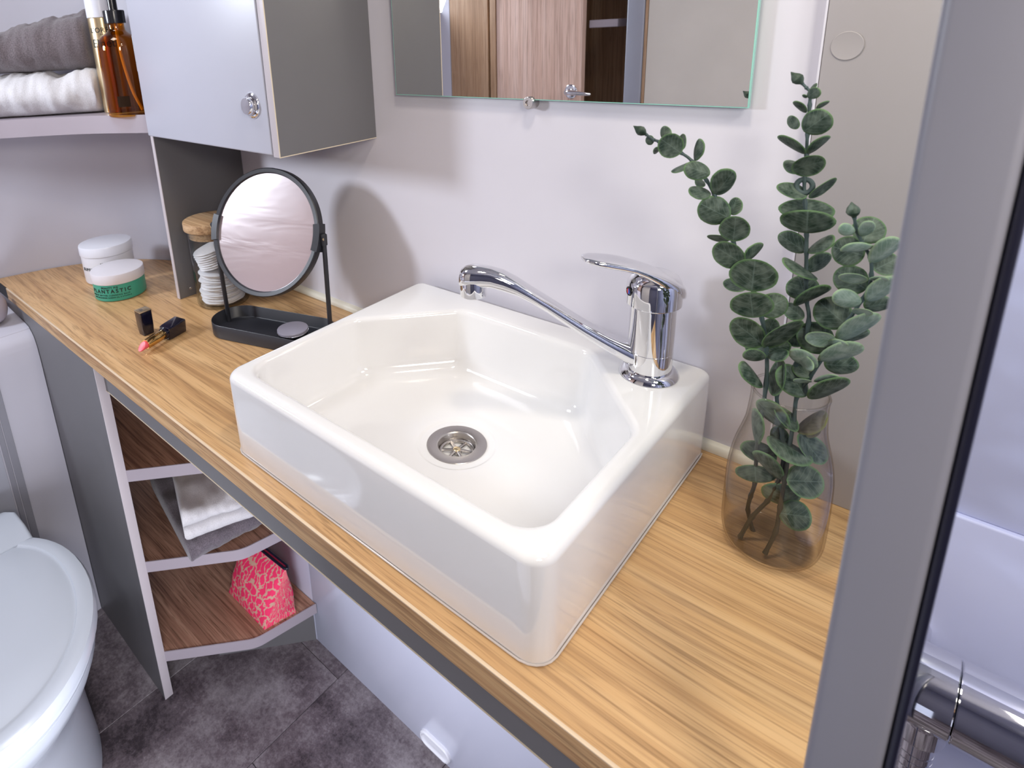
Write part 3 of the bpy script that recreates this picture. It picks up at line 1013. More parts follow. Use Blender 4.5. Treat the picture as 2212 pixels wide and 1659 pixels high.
# ================================================================ shower screen post and mixer
t = thing('shower_screen', 'grey upright post of the shower screen at the right end of the worktop', 'shower screen', (-0.006, -0.43, 0.0))
bm = B(); box(bm, -0.0220, 0.0082, -0.4500, -0.4260, 0.0, 1.999, 0.004, 4)
obj('post', bm, M['alu'], t)
bm = B(); box(bm, 0.0083, 0.0120, -0.4495, -0.4300, 0.0, 1.999, 0.0012, 2)
obj('gasket', bm, M['gasket'], t)
bm = B(); box(bm, -0.0110, -0.0050, -0.4258, -0.0330, 0.88, 1.999)
obj('glass_pane', bm, M['screen'], t)

t = thing('shower_mixer', 'chrome bar shower mixer on the shower wall right of the grey post', 'shower mixer', (0.15, -0.12, 0.78))
yb, zb, rb = -0.12, 0.7822, 0.0365
def lathe_x(bm, prof, y, z, n=48):
    rings = [[(x, y + r * math.cos(2 * PI * i / n), z + r * math.sin(2 * PI * i / n)) for i in range(n)] for r, x in prof]
    loft(bm, rings, True, True, True)
bm = B(); lathe_x(bm, [(0.030, -0.018), (rb - 0.001, -0.012), (rb, -0.008), (rb, 0.0515), (rb - 0.0012, 0.0525)], yb, zb)
obj('end_body', bm, M['chrome'], t)
bm = B(); lathe_x(bm, [(rb - 0.0012, 0.0533), (rb, 0.0543), (rb, 0.26), (rb - 0.002, 0.264), (0.02, 0.266)], yb, zb)
obj('bar', bm, M['chrome'], t)
for x in (0.02, 0.22):
    bm = B()
    tube(bm, [(x, -0.0312, zb - 0.018), (x, yb + 0.02, zb - 0.018)], 0.012, 24)
    obj('wall_union', bm, M['chrome'], t)
hx, hy = 0.0345, -0.121
bm = B()
rings = []
n = 72
for r, z, k in ((0.0165, 0.752, 0), (0.0195, 0.751, 0), (0.0198, 0.748, 0), (0.0200, 0.747, 1), (0.0200, 0.728, 1), (0.0190, 0.726, 0), (0.0135, 0.7255, 0)):
    rings.append([(hx + (r - (0.0009 if (k and i % 2) else 0)) * math.cos(2 * PI * i / n), hy + (r - (0.0009 if (k and i % 2) else 0)) * math.sin(2 * PI * i / n), z) for i in range(n)])
loft(bm, rings, True, True, True)
obj('hose_nut', bm, M['chrome'], t, label='ribbed chrome nut')
bm = B()
pr = [(0.0150, 0.7255), (0.0150, 0.7100)]
z = 0.7100
while z > 0.42:
    pr += [(0.0150, z), (0.0132, z - 0.0006), (0.0132, z - 0.0012), (0.0150, z - 0.0018)]
    z -= 0.0085
lathe(bm, pr, hx, hy, 28)
obj('hose', bm, M['chrome'], t)

# ================================================================ toilet
t = thing('toilet', 'white toilet with closed lid in the lower left corner', 'toilet', (-1.2, -0.717, 0.0))
def egg(xb, xf, hw, n=64, cy=-0.717, flat=0.55):
    """plan outline of a seat: square-ish back at xb, round front at xf"""
    out = []
    xm = xb + (xf - xb) * 0.46
    for i in range(n):
        a = 2 * PI * i / n
        c, s_ = math.cos(a), math.sin(a)
        if c >= 0:
            out.append((xm + (xf - xm) * c, cy + hw * s_))
        else:
            e = 2.0 / 2.25
            out.append((xm + (xm - xb) * -1 * abs(c) ** e, cy + hw * math.copysign(abs(s_) ** (0.5 + 0.5 * e), s_)))
    return out
def egg_rings(spec):
    return [[(x, y, z) for x, y in egg(xb, xf, hw)] for xb, xf, hw, z in spec]
XB, XF, HW = -1.385, -0.890, 0.207
bm = B()
loft(bm, egg_rings([(XB, XF, HW, 0.4205), (XB - .004, XF + .004, HW + .004, 0.424), (XB - .004, XF + .004, HW + .004, 0.434), (XB, XF, HW, 0.4425), (XB + .006, XF - .008, HW - .008, 0.4455), (XB + .014, XF - .020, HW - .019, 0.4470), (XB + .019, XF - .0265, HW - .025, 0.4462), (XB + .021, XF - .0290, HW - .0272, 0.4432), (XB + .023, XF - .0315, HW - .0295, 0.4428), (XB + .026, XF - .035, HW - .033, 0.4444), (XB + .07, XF - .11, HW - .09, 0.4452), (XB + .15, XF - .2, HW - .15, 0.4458)]), True, True, True)
obj('lid', bm, M['toilet'], t)
bm = B()
loft(bm, egg_rings([(XB, XF - .012, HW - .010, 0.396), (XB, XF - .005, HW - .004, 0.400), (XB, XF - .003, HW - .002, 0.407), (XB, XF - .006, HW - .005, 0.4145), (XB, XF - .016, HW - .014, 0.4165)]), True, True, True)
obj('seat', bm, M['toilet'], t)
bm = B()
loft(bm, egg_rings([(-1.46, -1.000, 0.172, 0.0), (-1.46, -0.995, 0.176, 0.006), (-1.46, -1.003, 0.172, 0.10), (-1.46, -0.998, 0.168, 0.20), (-1.45, -0.980, 0.170, 0.26), (-1.43, -0.945, 0.184, 0.31), (-1.41, -0.918, 0.197, 0.345), (-1.40, -0.905, 0.203, 0.372), (-1.40, -0.902, 0.204, 0.390), (-1.40, -0.908, 0.200, 0.3955)]), True, True, True)
obj('pan', bm, M['toilet'], t)
bm = B(); rings = []
for x, hw, z0, z1 in ((-1.4985, 0.135, 0.34, 0.436), (-1.432, 0.140, 0.38, 0.446), (-1.415, 0.150, 0.40, 0.456), (-1.395, 0.163, 0.41, 0.458), (-1.345, 0.166, 0.42, 0.454), (-1.302, 0.167, 0.43, 0.4465)):
    rings.append([(x, -0.717 + p.x, (z0 + z1) / 2 + p.y) for p in fillet_poly([Vector((-hw, -(z1 - z0) / 2)), Vector((hw, -(z1 - z0) / 2)), Vector((hw, (z1 - z0) / 2)), Vector((-hw, (z1 - z0) / 2))], 0.007, 4)])
loft(bm, rings, True, True, True)
obj('hinge_block', bm, M['toilet'], t)


# ================================================================ basin
t = thing('basin', 'rectangular white ceramic countertop basin with cut back corners on the oak worktop', 'basin', (-0.448, -0.205, 0.8603))
OUT = [Vector(p) for p in ((-0.6905, -0.3985), (-0.2090, -0.3985), (-0.2090, -0.0125), (-0.6905, -0.0125))]
INN = [Vector(p) for p in ((-0.6700, -0.3735), (-0.2310, -0.3735), (-0.2310, -0.1830), (-0.3450, -0.0630), (-0.5560, -0.0620), (-0.6700, -0.1900))]
IC = (-0.446, -0.219)
NB = 540
def orng(d, r, z):
    q = ray_ring(fillet_poly(offset_poly(OUT, d), [r, r, r * .55, r * .55], 10), IC, NB)
    return [(p.x, p.y, z) for p in q]
def irng(d, r, z):
    q = ray_ring(fillet_poly(offset_poly(INN, d), [r, r, r * 1.1, r * 1.1, r * 1.1, r * 1.1], 10), IC, NB)
    return [(p.x, p.y, z) for p in q]
def crng(r, z, mixd=None):
    return [(IC[0] + r * math.cos(2 * PI * i / NB), IC[1] + r * math.sin(2 * PI * i / NB), z) for i in range(NB)]
def lerp(a, b, k, z):
    return [(p[0] * (1 - k) + q[0] * k, p[1] * (1 - k) + q[1] * k, z) for p, q in zip(a, b)]
ZB, ZR = 0.8606, 0.9775
rings = [orng(0.004, 0.020, ZB + 0.001), orng(0.0015, 0.022, ZB), orng(0.0005, 0.023, ZB + 0.0015), orng(0.0, 0.024, ZB + 0.004), orng(-0.0008, 0.024, 0.92)]
for k in range(8):
    a = PI / 2 * k / 7
    rings.append(orng(-0.0012 + 0.0095 * (1 - math.cos(a)), 0.024 - 0.006 * (1 - math.cos(a)), ZR - 0.0095 + 0.0095 * math.sin(a)))
for k in range(8):
    a = PI / 2 * k / 7
    rings.append(irng(-0.0085 + 0.0085 * math.sin(a), 0.034, ZR - 0.0085 + 0.0085 * math.cos(a)))
rings.append(irng(0.003, 0.034, 0.940))
rings.append(irng(0.007, 0.034, 0.912))
R0 = 0.026
for k in range(1, 9):
    a = PI / 2 * k / 8
    rings.append(irng(0.008 + R0 * (1 - math.cos(a)) * 1.15, 0.034, 0.909 - R0 * math.sin(a)))
fl = irng(0.008 + R0 * 1.15 + 0.004, 0.034, 0.8828)
ci = crng(0.060, 0.8805)
for k in range(1, 7):
    rings.append(lerp(fl, ci, k / 6.0, 0.8828 - 0.0026 * k / 6.0))
for r, z in ((0.0530, 0.8800), (0.0510, 0.8794), (0.0492, 0.8781), (0.0475, 0.8776), (0.0395, 0.8775), (0.0300, 0.8774), (0.0295, 0.8640)):
    rings.append(crng(r, z))
bm = B(); loft(bm, rings, True, False, True)
obj('bowl', bm, M['ceramic'], t, sharp=60)
zd = 0.8779
bm = B()
lathe(bm, [(0.0290, zd - 0.001), (0.0388, zd - 0.001), (0.0391, zd), (0.0386, zd + 0.0007), (0.0262, zd + 0.0009), (0.0250, zd + 0.0004), (0.0241, zd - 0.001), (0.0238, zd - 0.0095), (0.0230, zd - 0.0115)], IC[0], IC[1], 72, cap0=False, cap1=False)
wf = obj('waste_flange', bm, M['steel'], t, label='brushed steel waste outlet')
bm = B()
zs = zd - 0.0105
torus(bm, (IC[0], IC[1], zs), 0.0212, 0.0024, 48, 8)
for k in range(6):
    a = 2 * PI * k / 6 + 0.55
    d = Vector((math.cos(a), math.sin(a), 0))
    c = Vector((IC[0], IC[1], zs))
    tube(bm, [c + d * 0.002 + Vector((0, 0, .0016)), c + d * 0.010 + Vector((0, 0, .0010)), c + d * 0.0205], 0.0021, 8)
lathe(bm, [(0.0062, zs - 0.001), (0.0068, zs + 0.001), (0.0062, zs + 0.0024), (0.0, zs + 0.0026)], IC[0], IC[1], 24)
obj('strainer', bm, M['steel'], wf)
bm = B()
lathe(bm, [(0.0046, zs + 0.002), (0.0048, zs + 0.0034), (0.0036, zs + 0.0042), (0.0, zs + 0.0045)], IC[0], IC[1], 20)
obj('screw', bm, M['palegold'], wf)
bm = B(); lathe(bm, [(0.0236, zd - 0.0155), (0.0, zd - 0.0155)], IC[0], IC[1], 32)
obj('drain_shade_disc', bm, M['dark'], wf)  # flat black disc standing in for the shade down the drain
bm = B()
sp_ = [(p[0], p[1], 0.8615) for p in orng(-0.0006, 0.025, 0)]
sp_ = [p for p in sp_ if p[1] < -0.02]
k0 = max(range(len(sp_)), key=lambda i: (Vector(sp_[i]) - Vector(sp_[i - 1])).length)
sp_ = sp_[k0:] + sp_[:k0]
tube(bm, sp_[::2], 0.0011, 8)
obj('sealant_bead', bm, M['seal'], t)

# ================================================================ tap
FX, FY, FZ = -0.2645, -0.0672, 0.9778
t = thing('mixer_tap', 'chrome single lever mixer tap standing on the right back corner of the basin', 'tap', (FX, FY, FZ))
U = Vector((-0.848, -0.53, 0)).normalized()
V = Vector((-U.y, U.x, 0))
ZV = Vector((0, 0, 1))
A0 = Vector((FX, FY, 0))
bm = B()
lathe(bm, [(0.034, 0.9777), (0.0345, 0.9785), (0.0340, 0.9800), (0.0315, 0.9835), (0.0290, 0.9858), (0.0270, 0.9866), (0.0258, 0.9866)], FX, FY, 64)
obj('base_ring', bm, M['chrome'], t)
bm = B()
lathe(bm, [(0.0256, 0.984), (0.0258, 0.986), (0.0259, 1.0108), (0.0255, 1.0112), (0.0255, 1.0118), (0.0259, 1.0122), (0.0261, 1.0600), (0.0262, 1.0640), (0.0262, 1.0690), (0.0255, 1.0696), (0.0255, 1.0705), (0.028, 1.0710)], FX, FY, 64)
obj('body', bm, M['chrome'], t, sharp=25)
def sect(s, zb, zt, hw, e=2.4, n=28):
    """cross-section of the spout or the lever at distance s along U"""
    out = []
    zc, hh = (zb + zt) / 2, (zt - zb) / 2
    for i in range(n):
        a = 2 * PI * i / n
        c, q = math.cos(a), math.sin(a)
        out.append(A0 + U * s + V * (hw * math.copysign(abs(c) ** (2 / e), c)) + ZV * (zc + hh * math.copysign(abs(q) ** (2 / e), q)))
    return out
SP = [(0.004, 0.9825, 1.011, 0.0168), (0.0235, 0.9897, 1.0158, 0.0157), (0.05, 1.0064, 1.0291, 0.0148), (0.0767, 1.0236, 1.0444, 0.0142), (0.1, 1.0402, 1.0593, 0.014), (0.122, 1.0558, 1.0737, 0.014), (0.14, 1.0673, 1.0852, 0.0143), (0.158, 1.0763, 1.0975, 0.0149), (0.175, 1.0818, 1.1067, 0.0157), (0.19, 1.0855000000000001, 1.111, 0.015), (0.202, 1.0855000000000001, 1.113, 0.016), (0.212, 1.0855000000000001, 1.1135, 0.0166), (0.22, 1.086, 1.1119999999999999, 0.0158), (0.2262, 1.0865, 1.1075, 0.012), (0.229, 1.087, 1.0999999999999999, 0.006)]
bm = B(); loft(bm, [sect(*a) for a in SP], True, True, True)
spt = obj('spout', bm, M['chrome'], t, sharp=60)
ac = A0 + U * 0.2118
bm = B(); lathe(bm, [(0.0150, 1.0735), (0.0163, 1.0740), (0.0165, 1.0750), (0.0165, 1.0900), (0.0160, 1.094)], ac.x, ac.y, 40)
obj('aerator', bm, M['chrome'], spt)
bm = B()
lathe(bm, [(0.0255, 1.0712), (0.0305, 1.0714), (0.0315, 1.0724), (0.0316, 1.0800), (0.0314, 1.0900), (0.0300, 1.0985), (0.0265, 1.1050), (0.0180, 1.1095), (0.0, 1.1110)], FX, FY, 64)
hd = obj('head', bm, M['chrome'], t)
UL = Vector((math.cos(math.radians(-128)), math.sin(math.radians(-128)), 0))
VL = Vector((-UL.y, UL.x, 0))
def lsect(s, zb, zt, hw, e=2.7, n=28):
    return [A0 + UL * (p - A0).dot(U) + VL * (p - A0).dot(V) + ZV * p.z for p in sect(s, zb, zt, hw, e, n)]
LV = [(-0.0330, 1.0760, 1.0870, 0.0090), (-0.0305, 1.0750, 1.0945, 0.0175), (-0.0230, 1.0790, 1.1010, 0.0250), (-0.0130, 1.0860, 1.1080, 0.0285), (0.0, 1.0930, 1.1145, 0.0295), (0.0120, 1.1020, 1.1195, 0.0285), (0.0240, 1.1110, 1.1240, 0.0268), (0.0360, 1.1175, 1.1285, 0.0248), (0.0500, 1.1215, 1.1325, 0.0228), (0.0640, 1.1250, 1.1355, 0.0212), (0.0770, 1.1285, 1.1375, 0.0188), (0.0850, 1.1310, 1.1380, 0.0140), (0.0890, 1.1332, 1.1372, 0.0065)]
bm = B(); loft(bm, [lsect(*a) for a in LV], True, True, True)
obj('lever', bm, M['chrome'], t, sharp=60)
bm = B()
fc = A0 + UL * 0.0317 + ZV * 1.0895
torus(bm, fc, 0.0048, 0.0009, 28, 8, ax=UL)
obj('indicator_ring', bm, M['blackplastic'], hd)
bm = B()
for sgn, mi in ((1, 0), (-1, 1)):
    t2 = bmesh.new()
    pts = [fc + UL * 0.0004 + VL * (0.0034 * math.sin(a) * sgn) + ZV * (0.0034 * math.cos(a)) for a in [PI * i / 10 for i in range(11)]]
    a = [t2.verts.new(p) for p in pts]
    b_ = [t2.verts.new(p + UL * 0.0005) for p in pts]
    t2.faces.new(a); t2.faces.new(b_)
    for i in range(10):
        t2.faces.new((a[i], a[i + 1], b_[i + 1], b_[i]))
    merge(bm, t2, None, mi)
obj('indicator_dot', bm, [M['bluedot'], M['reddot']], hd, label='blue and red dot')

# ================================================================ vase and eucalyptus
VX, VY, VZ = -0.107, -0.120, 0.8603
t = thing('glass_vase', 'clear glass bottle vase holding eucalyptus right of the basin', 'vase', (VX, VY, VZ))
vp = [(0.0, 0.8606), (0.030, 0.8604), (0.037, 0.8612), (0.0425, 0.8655), (0.0455, 0.8730), (0.0470, 0.885), (0.0472, 0.915), (0.0466, 0.945), (0.0448, 0.962), (0.0418, 0.977), (0.0382, 0.990), (0.0352, 1.003), (0.0337, 1.018), (0.0330, 1.032), (0.0334, 1.0395)]
vo = [(p.x, p.y) for p in smooth_path([(r, z, 0) for r, z in vp], 4)]
vi = [(max(0.0, r - 0.0020), z) for r, z in reversed(vo) if z > 0.866]
bm = B()
lathe(bm, vo + [(0.0331, 1.0408), (0.0322, 1.0412), (0.0314, 1.0402)] + vi + [(0.040, 0.8668), (0.030, 0.8655), (0.0, 0.8650)], VX, VY, 72, cap0=False, cap1=False)
obj('glass_body', bm, M['vaseglass'], t, sharp=70)
bm = B(); torus(bm, (VX, VY, 1.0405), 0.0324, 0.0013, 72, 8)
obj('rim', bm, M['vaseglass'], t)

STEMS = [[[-0.1244, -0.1133, 0.8594], [-0.1308, -0.1165, 0.8852], [-0.1296, -0.1177, 0.9045], [-0.1272, -0.1186, 0.9239], [-0.1284, -0.1222, 0.9663], [-0.1264, -0.1284, 1.0452], [-0.1293, -0.1324, 1.0845], [-0.135, -0.1363, 1.1151], [-0.1436, -0.1405, 1.1421], [-0.1549, -0.1449, 1.1661], [-0.1631, -0.1489, 1.1903], [-0.1711, -0.1523, 1.2101], [-0.1808, -0.1565, 1.2336], [-0.1878, -0.1591, 1.247], [-0.2002, -0.1631, 1.264], [-0.2102, -0.1657, 1.2717], [-0.2293, -0.1701, 1.2812], [-0.2334, -0.171, 1.2826], [-0.2408, -0.1728, 1.2876]], [[-0.1312, -0.1349, 0.8627], [-0.123, -0.132, 0.8914], [-0.1119, -0.1289, 0.9156], [-0.1078, -0.1272, 0.9329], [-0.1034, -0.125, 0.957], [-0.1098, -0.1229, 1.0013], [-0.1175, -0.1216, 1.0367], [-0.1052, -0.1177, 1.0707], [-0.1011, -0.1144, 1.1123], [-0.1055, -0.1136, 1.1342], [-0.1083, -0.1127, 1.1541], [-0.1111, -0.1114, 1.1798], [-0.113, -0.1106, 1.1954], [-0.1177, -0.1094, 1.2241], [-0.1195, -0.1089, 1.2345], [-0.1207, -0.1084, 1.2449], [-0.1222, -0.1069, 1.2693], [-0.1235, -0.1059, 1.2859], [-0.1251, -0.1042, 1.3115], [-0.1262, -0.1036, 1.3222], [-0.1293, -0.1038, 1.3262], [-0.1328, -0.1041, 1.3298]], [[-0.1051, -0.1446, 0.8655], [-0.0994, -0.1396, 0.8934], [-0.0994, -0.1353, 0.9193], [-0.0995, -0.1302, 0.9492], [-0.1003, -0.1258, 0.9753], [-0.1009, -0.1196, 1.0113], [-0.1017, -0.1155, 1.0346], [-0.0943, -0.1169, 1.0564], [-0.0832, -0.121, 1.0907], [-0.0775, -0.1227, 1.106], [-0.0703, -0.1256, 1.1279], [-0.0629, -0.129, 1.1511], [-0.0596, -0.1307, 1.1622], [-0.0589, -0.1338, 1.1767], [-0.0611, -0.1378, 1.1924], [-0.0675, -0.1421, 1.2052], [-0.0722, -0.1457, 1.2161], [-0.0749, -0.1491, 1.2282]]]
LEAVES = [
 (0,0,-0.2334,-0.1709,1.2824,-0.2413,-0.1723,1.282,0.0004,-0.0007,-0.0046),
 (0,0,-0.2246,-0.1675,1.2831,-0.2308,-0.1564,1.2942,-0.0062,0.0024,-0.0014),
 (0,0,-0.2095,-0.1676,1.2721,-0.2243,-0.1803,1.2861,-0.0055,-0.0039,-0.0093),
 (0,0,-0.2101,-0.1639,1.274,-0.2138,-0.1524,1.2869,-0.0055,0.0044,-0.0009),
 (0,0,-0.229,-0.1674,1.2749,-0.2388,-0.1569,1.2662,-0.0004,0.0061,-0.0028),
 (0,0,-0.1985,-0.1629,1.2647,-0.1961,-0.1625,1.2855,-0.0061,0.0056,-0.0009),
 (0,0,-0.2006,-0.1632,1.264,-0.2179,-0.1662,1.2534,0.004,-0.0071,-0.0007),
 (0,0,-0.1845,-0.1612,1.2537,-0.203,-0.1745,1.2616,-0.0002,-0.0068,-0.0068),
 (0,0,-0.1802,-0.1584,1.2341,-0.164,-0.1658,1.2598,-0.0055,-0.0091,0.0066),
 (0,0,-0.1828,-0.1588,1.2338,-0.1985,-0.1717,1.2404,0.001,-0.0074,-0.0041),
 (0,0,-0.1896,-0.1569,1.2414,-0.2018,-0.1468,1.2448,-0.0003,-0.0063,-0.0017),
 (0,0,-0.1664,-0.1537,1.2128,-0.1893,-0.1678,1.227,-0.0044,-0.0047,-0.0118),
 (0,0,-0.166,-0.1499,1.2154,-0.1669,-0.1379,1.2294,-0.0069,0.0027,-0.0003),
 (0,0,-0.1626,-0.1508,1.1914,-0.1599,-0.1605,1.2184,-0.0124,-0.0034,0.0001),
 (0,0,-0.1658,-0.1495,1.1916,-0.1851,-0.1528,1.1923,-0.0019,0.0056,-0.0052),
 (0,0,-0.1528,-0.1468,1.1692,-0.176,-0.1609,1.1871,-0.006,0.0001,-0.0115),
 (0,0,-0.1524,-0.1431,1.1719,-0.1426,-0.1292,1.1863,-0.0022,-0.007,0.0051),
 (0,0,-0.1447,-0.1428,1.143,-0.1424,-0.1525,1.1784,-0.0195,-0.0047,-0),
 (0,0,-0.1497,-0.1398,1.1435,-0.173,-0.1316,1.1403,0.0018,-0.0094,-0.0027),
 (0,0,-0.1417,-0.1396,1.1155,-0.1442,-0.1502,1.1449,-0.0172,-0.0056,-0.0035),
 (0,0,-0.1387,-0.1356,1.1202,-0.1198,-0.1202,1.1337,-0.0077,0.002,0.0085),
 (0,0,-0.1312,-0.1351,1.0884,-0.1572,-0.1497,1.1126,-0.0075,0.0012,-0.0133),
 (0,0,-0.1323,-0.1315,1.0899,-0.1286,-0.1187,1.1102,-0.0067,-0.0056,0.0041),
 (0,0,-0.132,-0.1372,1.0879,-0.1005,-0.146,1.1269,-0.0018,-0.0161,0.0123),
 (0,0,-0.1273,-0.1353,1.0771,-0.1437,-0.1523,1.0794,0,0.0046,-0.0083),
 (0,0,-0.1273,-0.1353,1.0771,-0.1086,-0.1463,1.0941,-0.0046,0.01,-0),
 (0,0,-0.1297,-0.1304,1.0824,-0.1127,-0.1153,1.0861,-0.0023,-0.0028,0.0085),
 (0,0,-0.1296,-0.1302,1.0813,-0.1502,-0.1216,1.0741,0.0022,-0.0088,-0.0026),
 (0,0,-0.1277,-0.1302,1.0409,-0.1454,-0.1434,1.0699,-0.0015,-0.0143,0.0024),
 (0,0,-0.1189,-0.1258,1.0329,-0.1164,-0.1254,1.0736,-0.0098,0.0114,-0.0063),
 (1,0,-0.1271,-0.1061,1.318,-0.1178,-0.1147,1.3267,-0.0042,0.0034,0.003),
 (1,0,-0.1271,-0.1016,1.3242,-0.1247,-0.089,1.3291,-0.0018,0.0039,0.0004),
 (1,0,-0.1278,-0.1042,1.3177,-0.1316,-0.1048,1.3201,-0.0009,0.001,-0.0012),
 (1,0,-0.1262,-0.107,1.3048,-0.1352,-0.1186,1.3151,-0.0031,0.0057,-0.0031),
 (1,0,-0.1198,-0.1036,1.308,-0.1108,-0.1021,1.3148,-0.0002,-0.0042,0.0018),
 (1,0,-0.1265,-0.1082,1.2883,-0.1076,-0.1152,1.3063,-0.0079,-0.0003,0.0082),
 (1,0,-0.1322,-0.105,1.2899,-0.1415,-0.0944,1.2999,-0.0048,0.0039,-0.003),
 (1,0,-0.1225,-0.109,1.2687,-0.1432,-0.1227,1.2848,-0.0043,0.0096,-0.0054),
 (1,0,-0.1209,-0.1088,1.2688,-0.1041,-0.116,1.2867,-0.001,-0.0093,0.0041),
 (1,0,-0.131,-0.1115,1.2543,-0.1051,-0.1172,1.2668,-0.0025,-0.0059,0.0098),
 (1,0,-0.1231,-0.1061,1.2538,-0.1415,-0.0971,1.258,-0.0006,-0.0075,-0.0038),
 (1,0,-0.1169,-0.1109,1.2304,-0.1389,-0.1248,1.2406,0.0002,-0.0106,-0.0036),
 (1,0,-0.1157,-0.1087,1.2297,-0.0977,-0.1056,1.2496,-0.0013,-0.0096,0.0049),
 (1,0,-0.1161,-0.1082,1.2078,-0.1186,-0.0965,1.2255,-0.0219,-0.0041,-0.0004),
 (1,0,-0.1128,-0.1126,1.1969,-0.1123,-0.1226,1.2212,-0.0212,-0.0041,-0.0013),
 (1,0,-0.1122,-0.1096,1.179,-0.1372,-0.1017,1.1894,-0.0053,0.0032,-0.0094),
 (1,0,-0.1107,-0.1134,1.18,-0.0916,-0.1203,1.202,-0.0051,0.0108,-0.0001),
 (1,0,-0.0987,-0.1131,1.1565,-0.1255,-0.1278,1.1761,0.0005,-0.0145,0.0009),
 (1,0,-0.1083,-0.1102,1.1605,-0.0945,-0.0957,1.1761,-0.0038,-0.0069,0.0064),
 (1,0,-0.1059,-0.1116,1.1338,-0.1169,-0.1013,1.1514,-0.0122,-0.0042,-0.0052),
 (1,0,-0.1137,-0.1195,1.1277,-0.0856,-0.1289,1.1564,-0.0013,-0.0134,0.0095),
 (1,0,-0.106,-0.1129,1.1146,-0.1245,-0.1039,1.1212,-0.0028,-0.0072,-0.004),
 (1,0,-0.102,-0.1126,1.1092,-0.1195,-0.1034,1.0823,0.008,0.0051,-0.0094),
 (2,0,-0.0674,-0.1402,1.205,-0.0637,-0.1274,1.2246,-0.0117,-0.0005,0.0025),
 (2,1,-0.0726,-0.1476,1.2157,-0.0827,-0.1594,1.2188,-0.0003,0.0022,-0.006),
 (2,1,-0.0695,-0.1461,1.2123,-0.0609,-0.1548,1.2273,-0.0034,-0.0056,0.0041),
 (2,0,-0.0656,-0.137,1.1931,-0.0901,-0.129,1.1941,-0.0019,-0.0042,-0.0125),
 (2,1,-0.0586,-0.1437,1.2034,-0.0788,-0.1613,1.2012,-0.0001,0.0085,-0.0057),
 (2,1,-0.0604,-0.1384,1.1872,-0.0429,-0.1455,1.2136,-0.0046,-0.0098,0.0072),
 (2,0,-0.0581,-0.1325,1.1803,-0.0446,-0.1181,1.19,-0.0071,0.0018,0.0072),
 (2,0,-0.0612,-0.1289,1.1612,-0.0856,-0.1209,1.1702,-0.0055,-0.0045,-0.0108),
 (2,1,-0.0602,-0.137,1.1732,-0.0789,-0.1544,1.1768,-0.0006,0.0077,-0.0068),
 (2,1,-0.0603,-0.135,1.1725,-0.0459,-0.1427,1.1776,0.0002,-0.0051,0.0038),
 (2,1,-0.0597,-0.13,1.1504,-0.0413,-0.137,1.1783,-0.0042,-0.0105,0.0078),
 (2,0,-0.061,-0.125,1.1433,-0.0427,-0.1097,1.1472,-0.0025,-0.0041,0.0084),
 (2,1,-0.0623,-0.1325,1.1506,-0.0811,-0.1499,1.1551,0.0001,0.0036,-0.0098),
 (2,1,-0.0686,-0.1317,1.1407,-0.0523,-0.1431,1.1467,0.0005,-0.0062,0.0056),
 (2,0,-0.0708,-0.1225,1.1215,-0.0963,-0.1147,1.136,-0.0083,-0.0059,-0.0114),
 (2,1,-0.0764,-0.1243,1.106,-0.0479,-0.1296,1.1403,-0.0042,-0.0133,0.0113),
 (2,0,-0.0753,-0.1199,1.1034,-0.0556,-0.1043,1.1133,-0.0026,-0.0067,0.0081),
 (2,1,-0.077,-0.1267,1.1078,-0.0979,-0.1445,1.111,0.0003,0.0049,-0.0099),
 (2,1,-0.0841,-0.127,1.1014,-0.0659,-0.1381,1.1096,0.0005,-0.0067,0.0061),
 (2,0,-0.0806,-0.1189,1.0928,-0.1079,-0.1114,1.1058,-0.0071,-0.0063,-0.0113),
 (2,1,-0.088,-0.1238,1.0806,-0.0551,-0.1324,1.1087,-0.0023,-0.0125,0.0122),
 (2,1,-0.0876,-0.1225,1.0743,-0.1087,-0.1403,1.09,-0.0032,0.006,-0.0108),
 (2,0,-0.0839,-0.1163,1.0754,-0.0592,-0.0999,1.0757,-0.0021,-0.0016,0.0116),
 (2,0,-0.0939,-0.1164,1.037,-0.1137,-0.1299,1.0705,-0.0068,-0.0149,-0.0019),
 (2,1,-0.0895,-0.1196,1.0568,-0.069,-0.1303,1.0733,-0.0003,-0.007,0.0066),
 (2,1,-0.0911,-0.1199,1.0568,-0.1034,-0.1362,1.061,-0.0004,0.0051,-0.0051),
 (2,0,-0.0927,-0.1184,1.0374,-0.0614,-0.1273,1.0719,-0.0029,-0.0133,0.0131),
 (2,0,-0.0921,-0.1172,1.0607,-0.1078,-0.1199,1.0674,-0.0012,-0.0057,-0.0037),
 (2,1,-0.1044,-0.1282,1.0845,-0.0894,-0.1398,1.0777,0.0037,-0.0041,0.0059),
 (0,0,-0.1328,-0.1289,1.0232,-0.1027,-0.1299,1.0059,0.0056,-0.0042,0.012),
 (0,0,-0.1174,-0.1257,1.0216,-0.0958,-0.1281,1.0041,0.0023,0.0109,-0.0007),
 (2,2,-0.0969,-0.1212,0.9998,-0.0779,-0.1179,1.0295,-0.0077,0.0117,-0.0023),
 (2,2,-0.0886,-0.1175,1.0078,-0.0824,-0.1092,0.9949,0.0048,0.0034,0.0045),
 (0,0,-0.1281,-0.1196,0.949,-0.1281,-0.1123,0.9688,-0.0167,-0.0027,0.001),
 (0,0,-0.1285,-0.1218,0.9458,-0.1244,-0.1271,0.9299,0.0178,0.0055,0.0027),
 (1,0,-0.1013,-0.1281,0.9436,-0.1283,-0.1412,0.9725,-0.0054,0.0086,-0.0133),
 (1,0,-0.1196,-0.1278,0.9884,-0.0789,-0.1294,0.98,-0,0.0166,0.0003),
 (2,0,-0.0958,-0.12,0.9981,-0.0739,-0.109,0.967,0.0051,0.015,-0.0003),
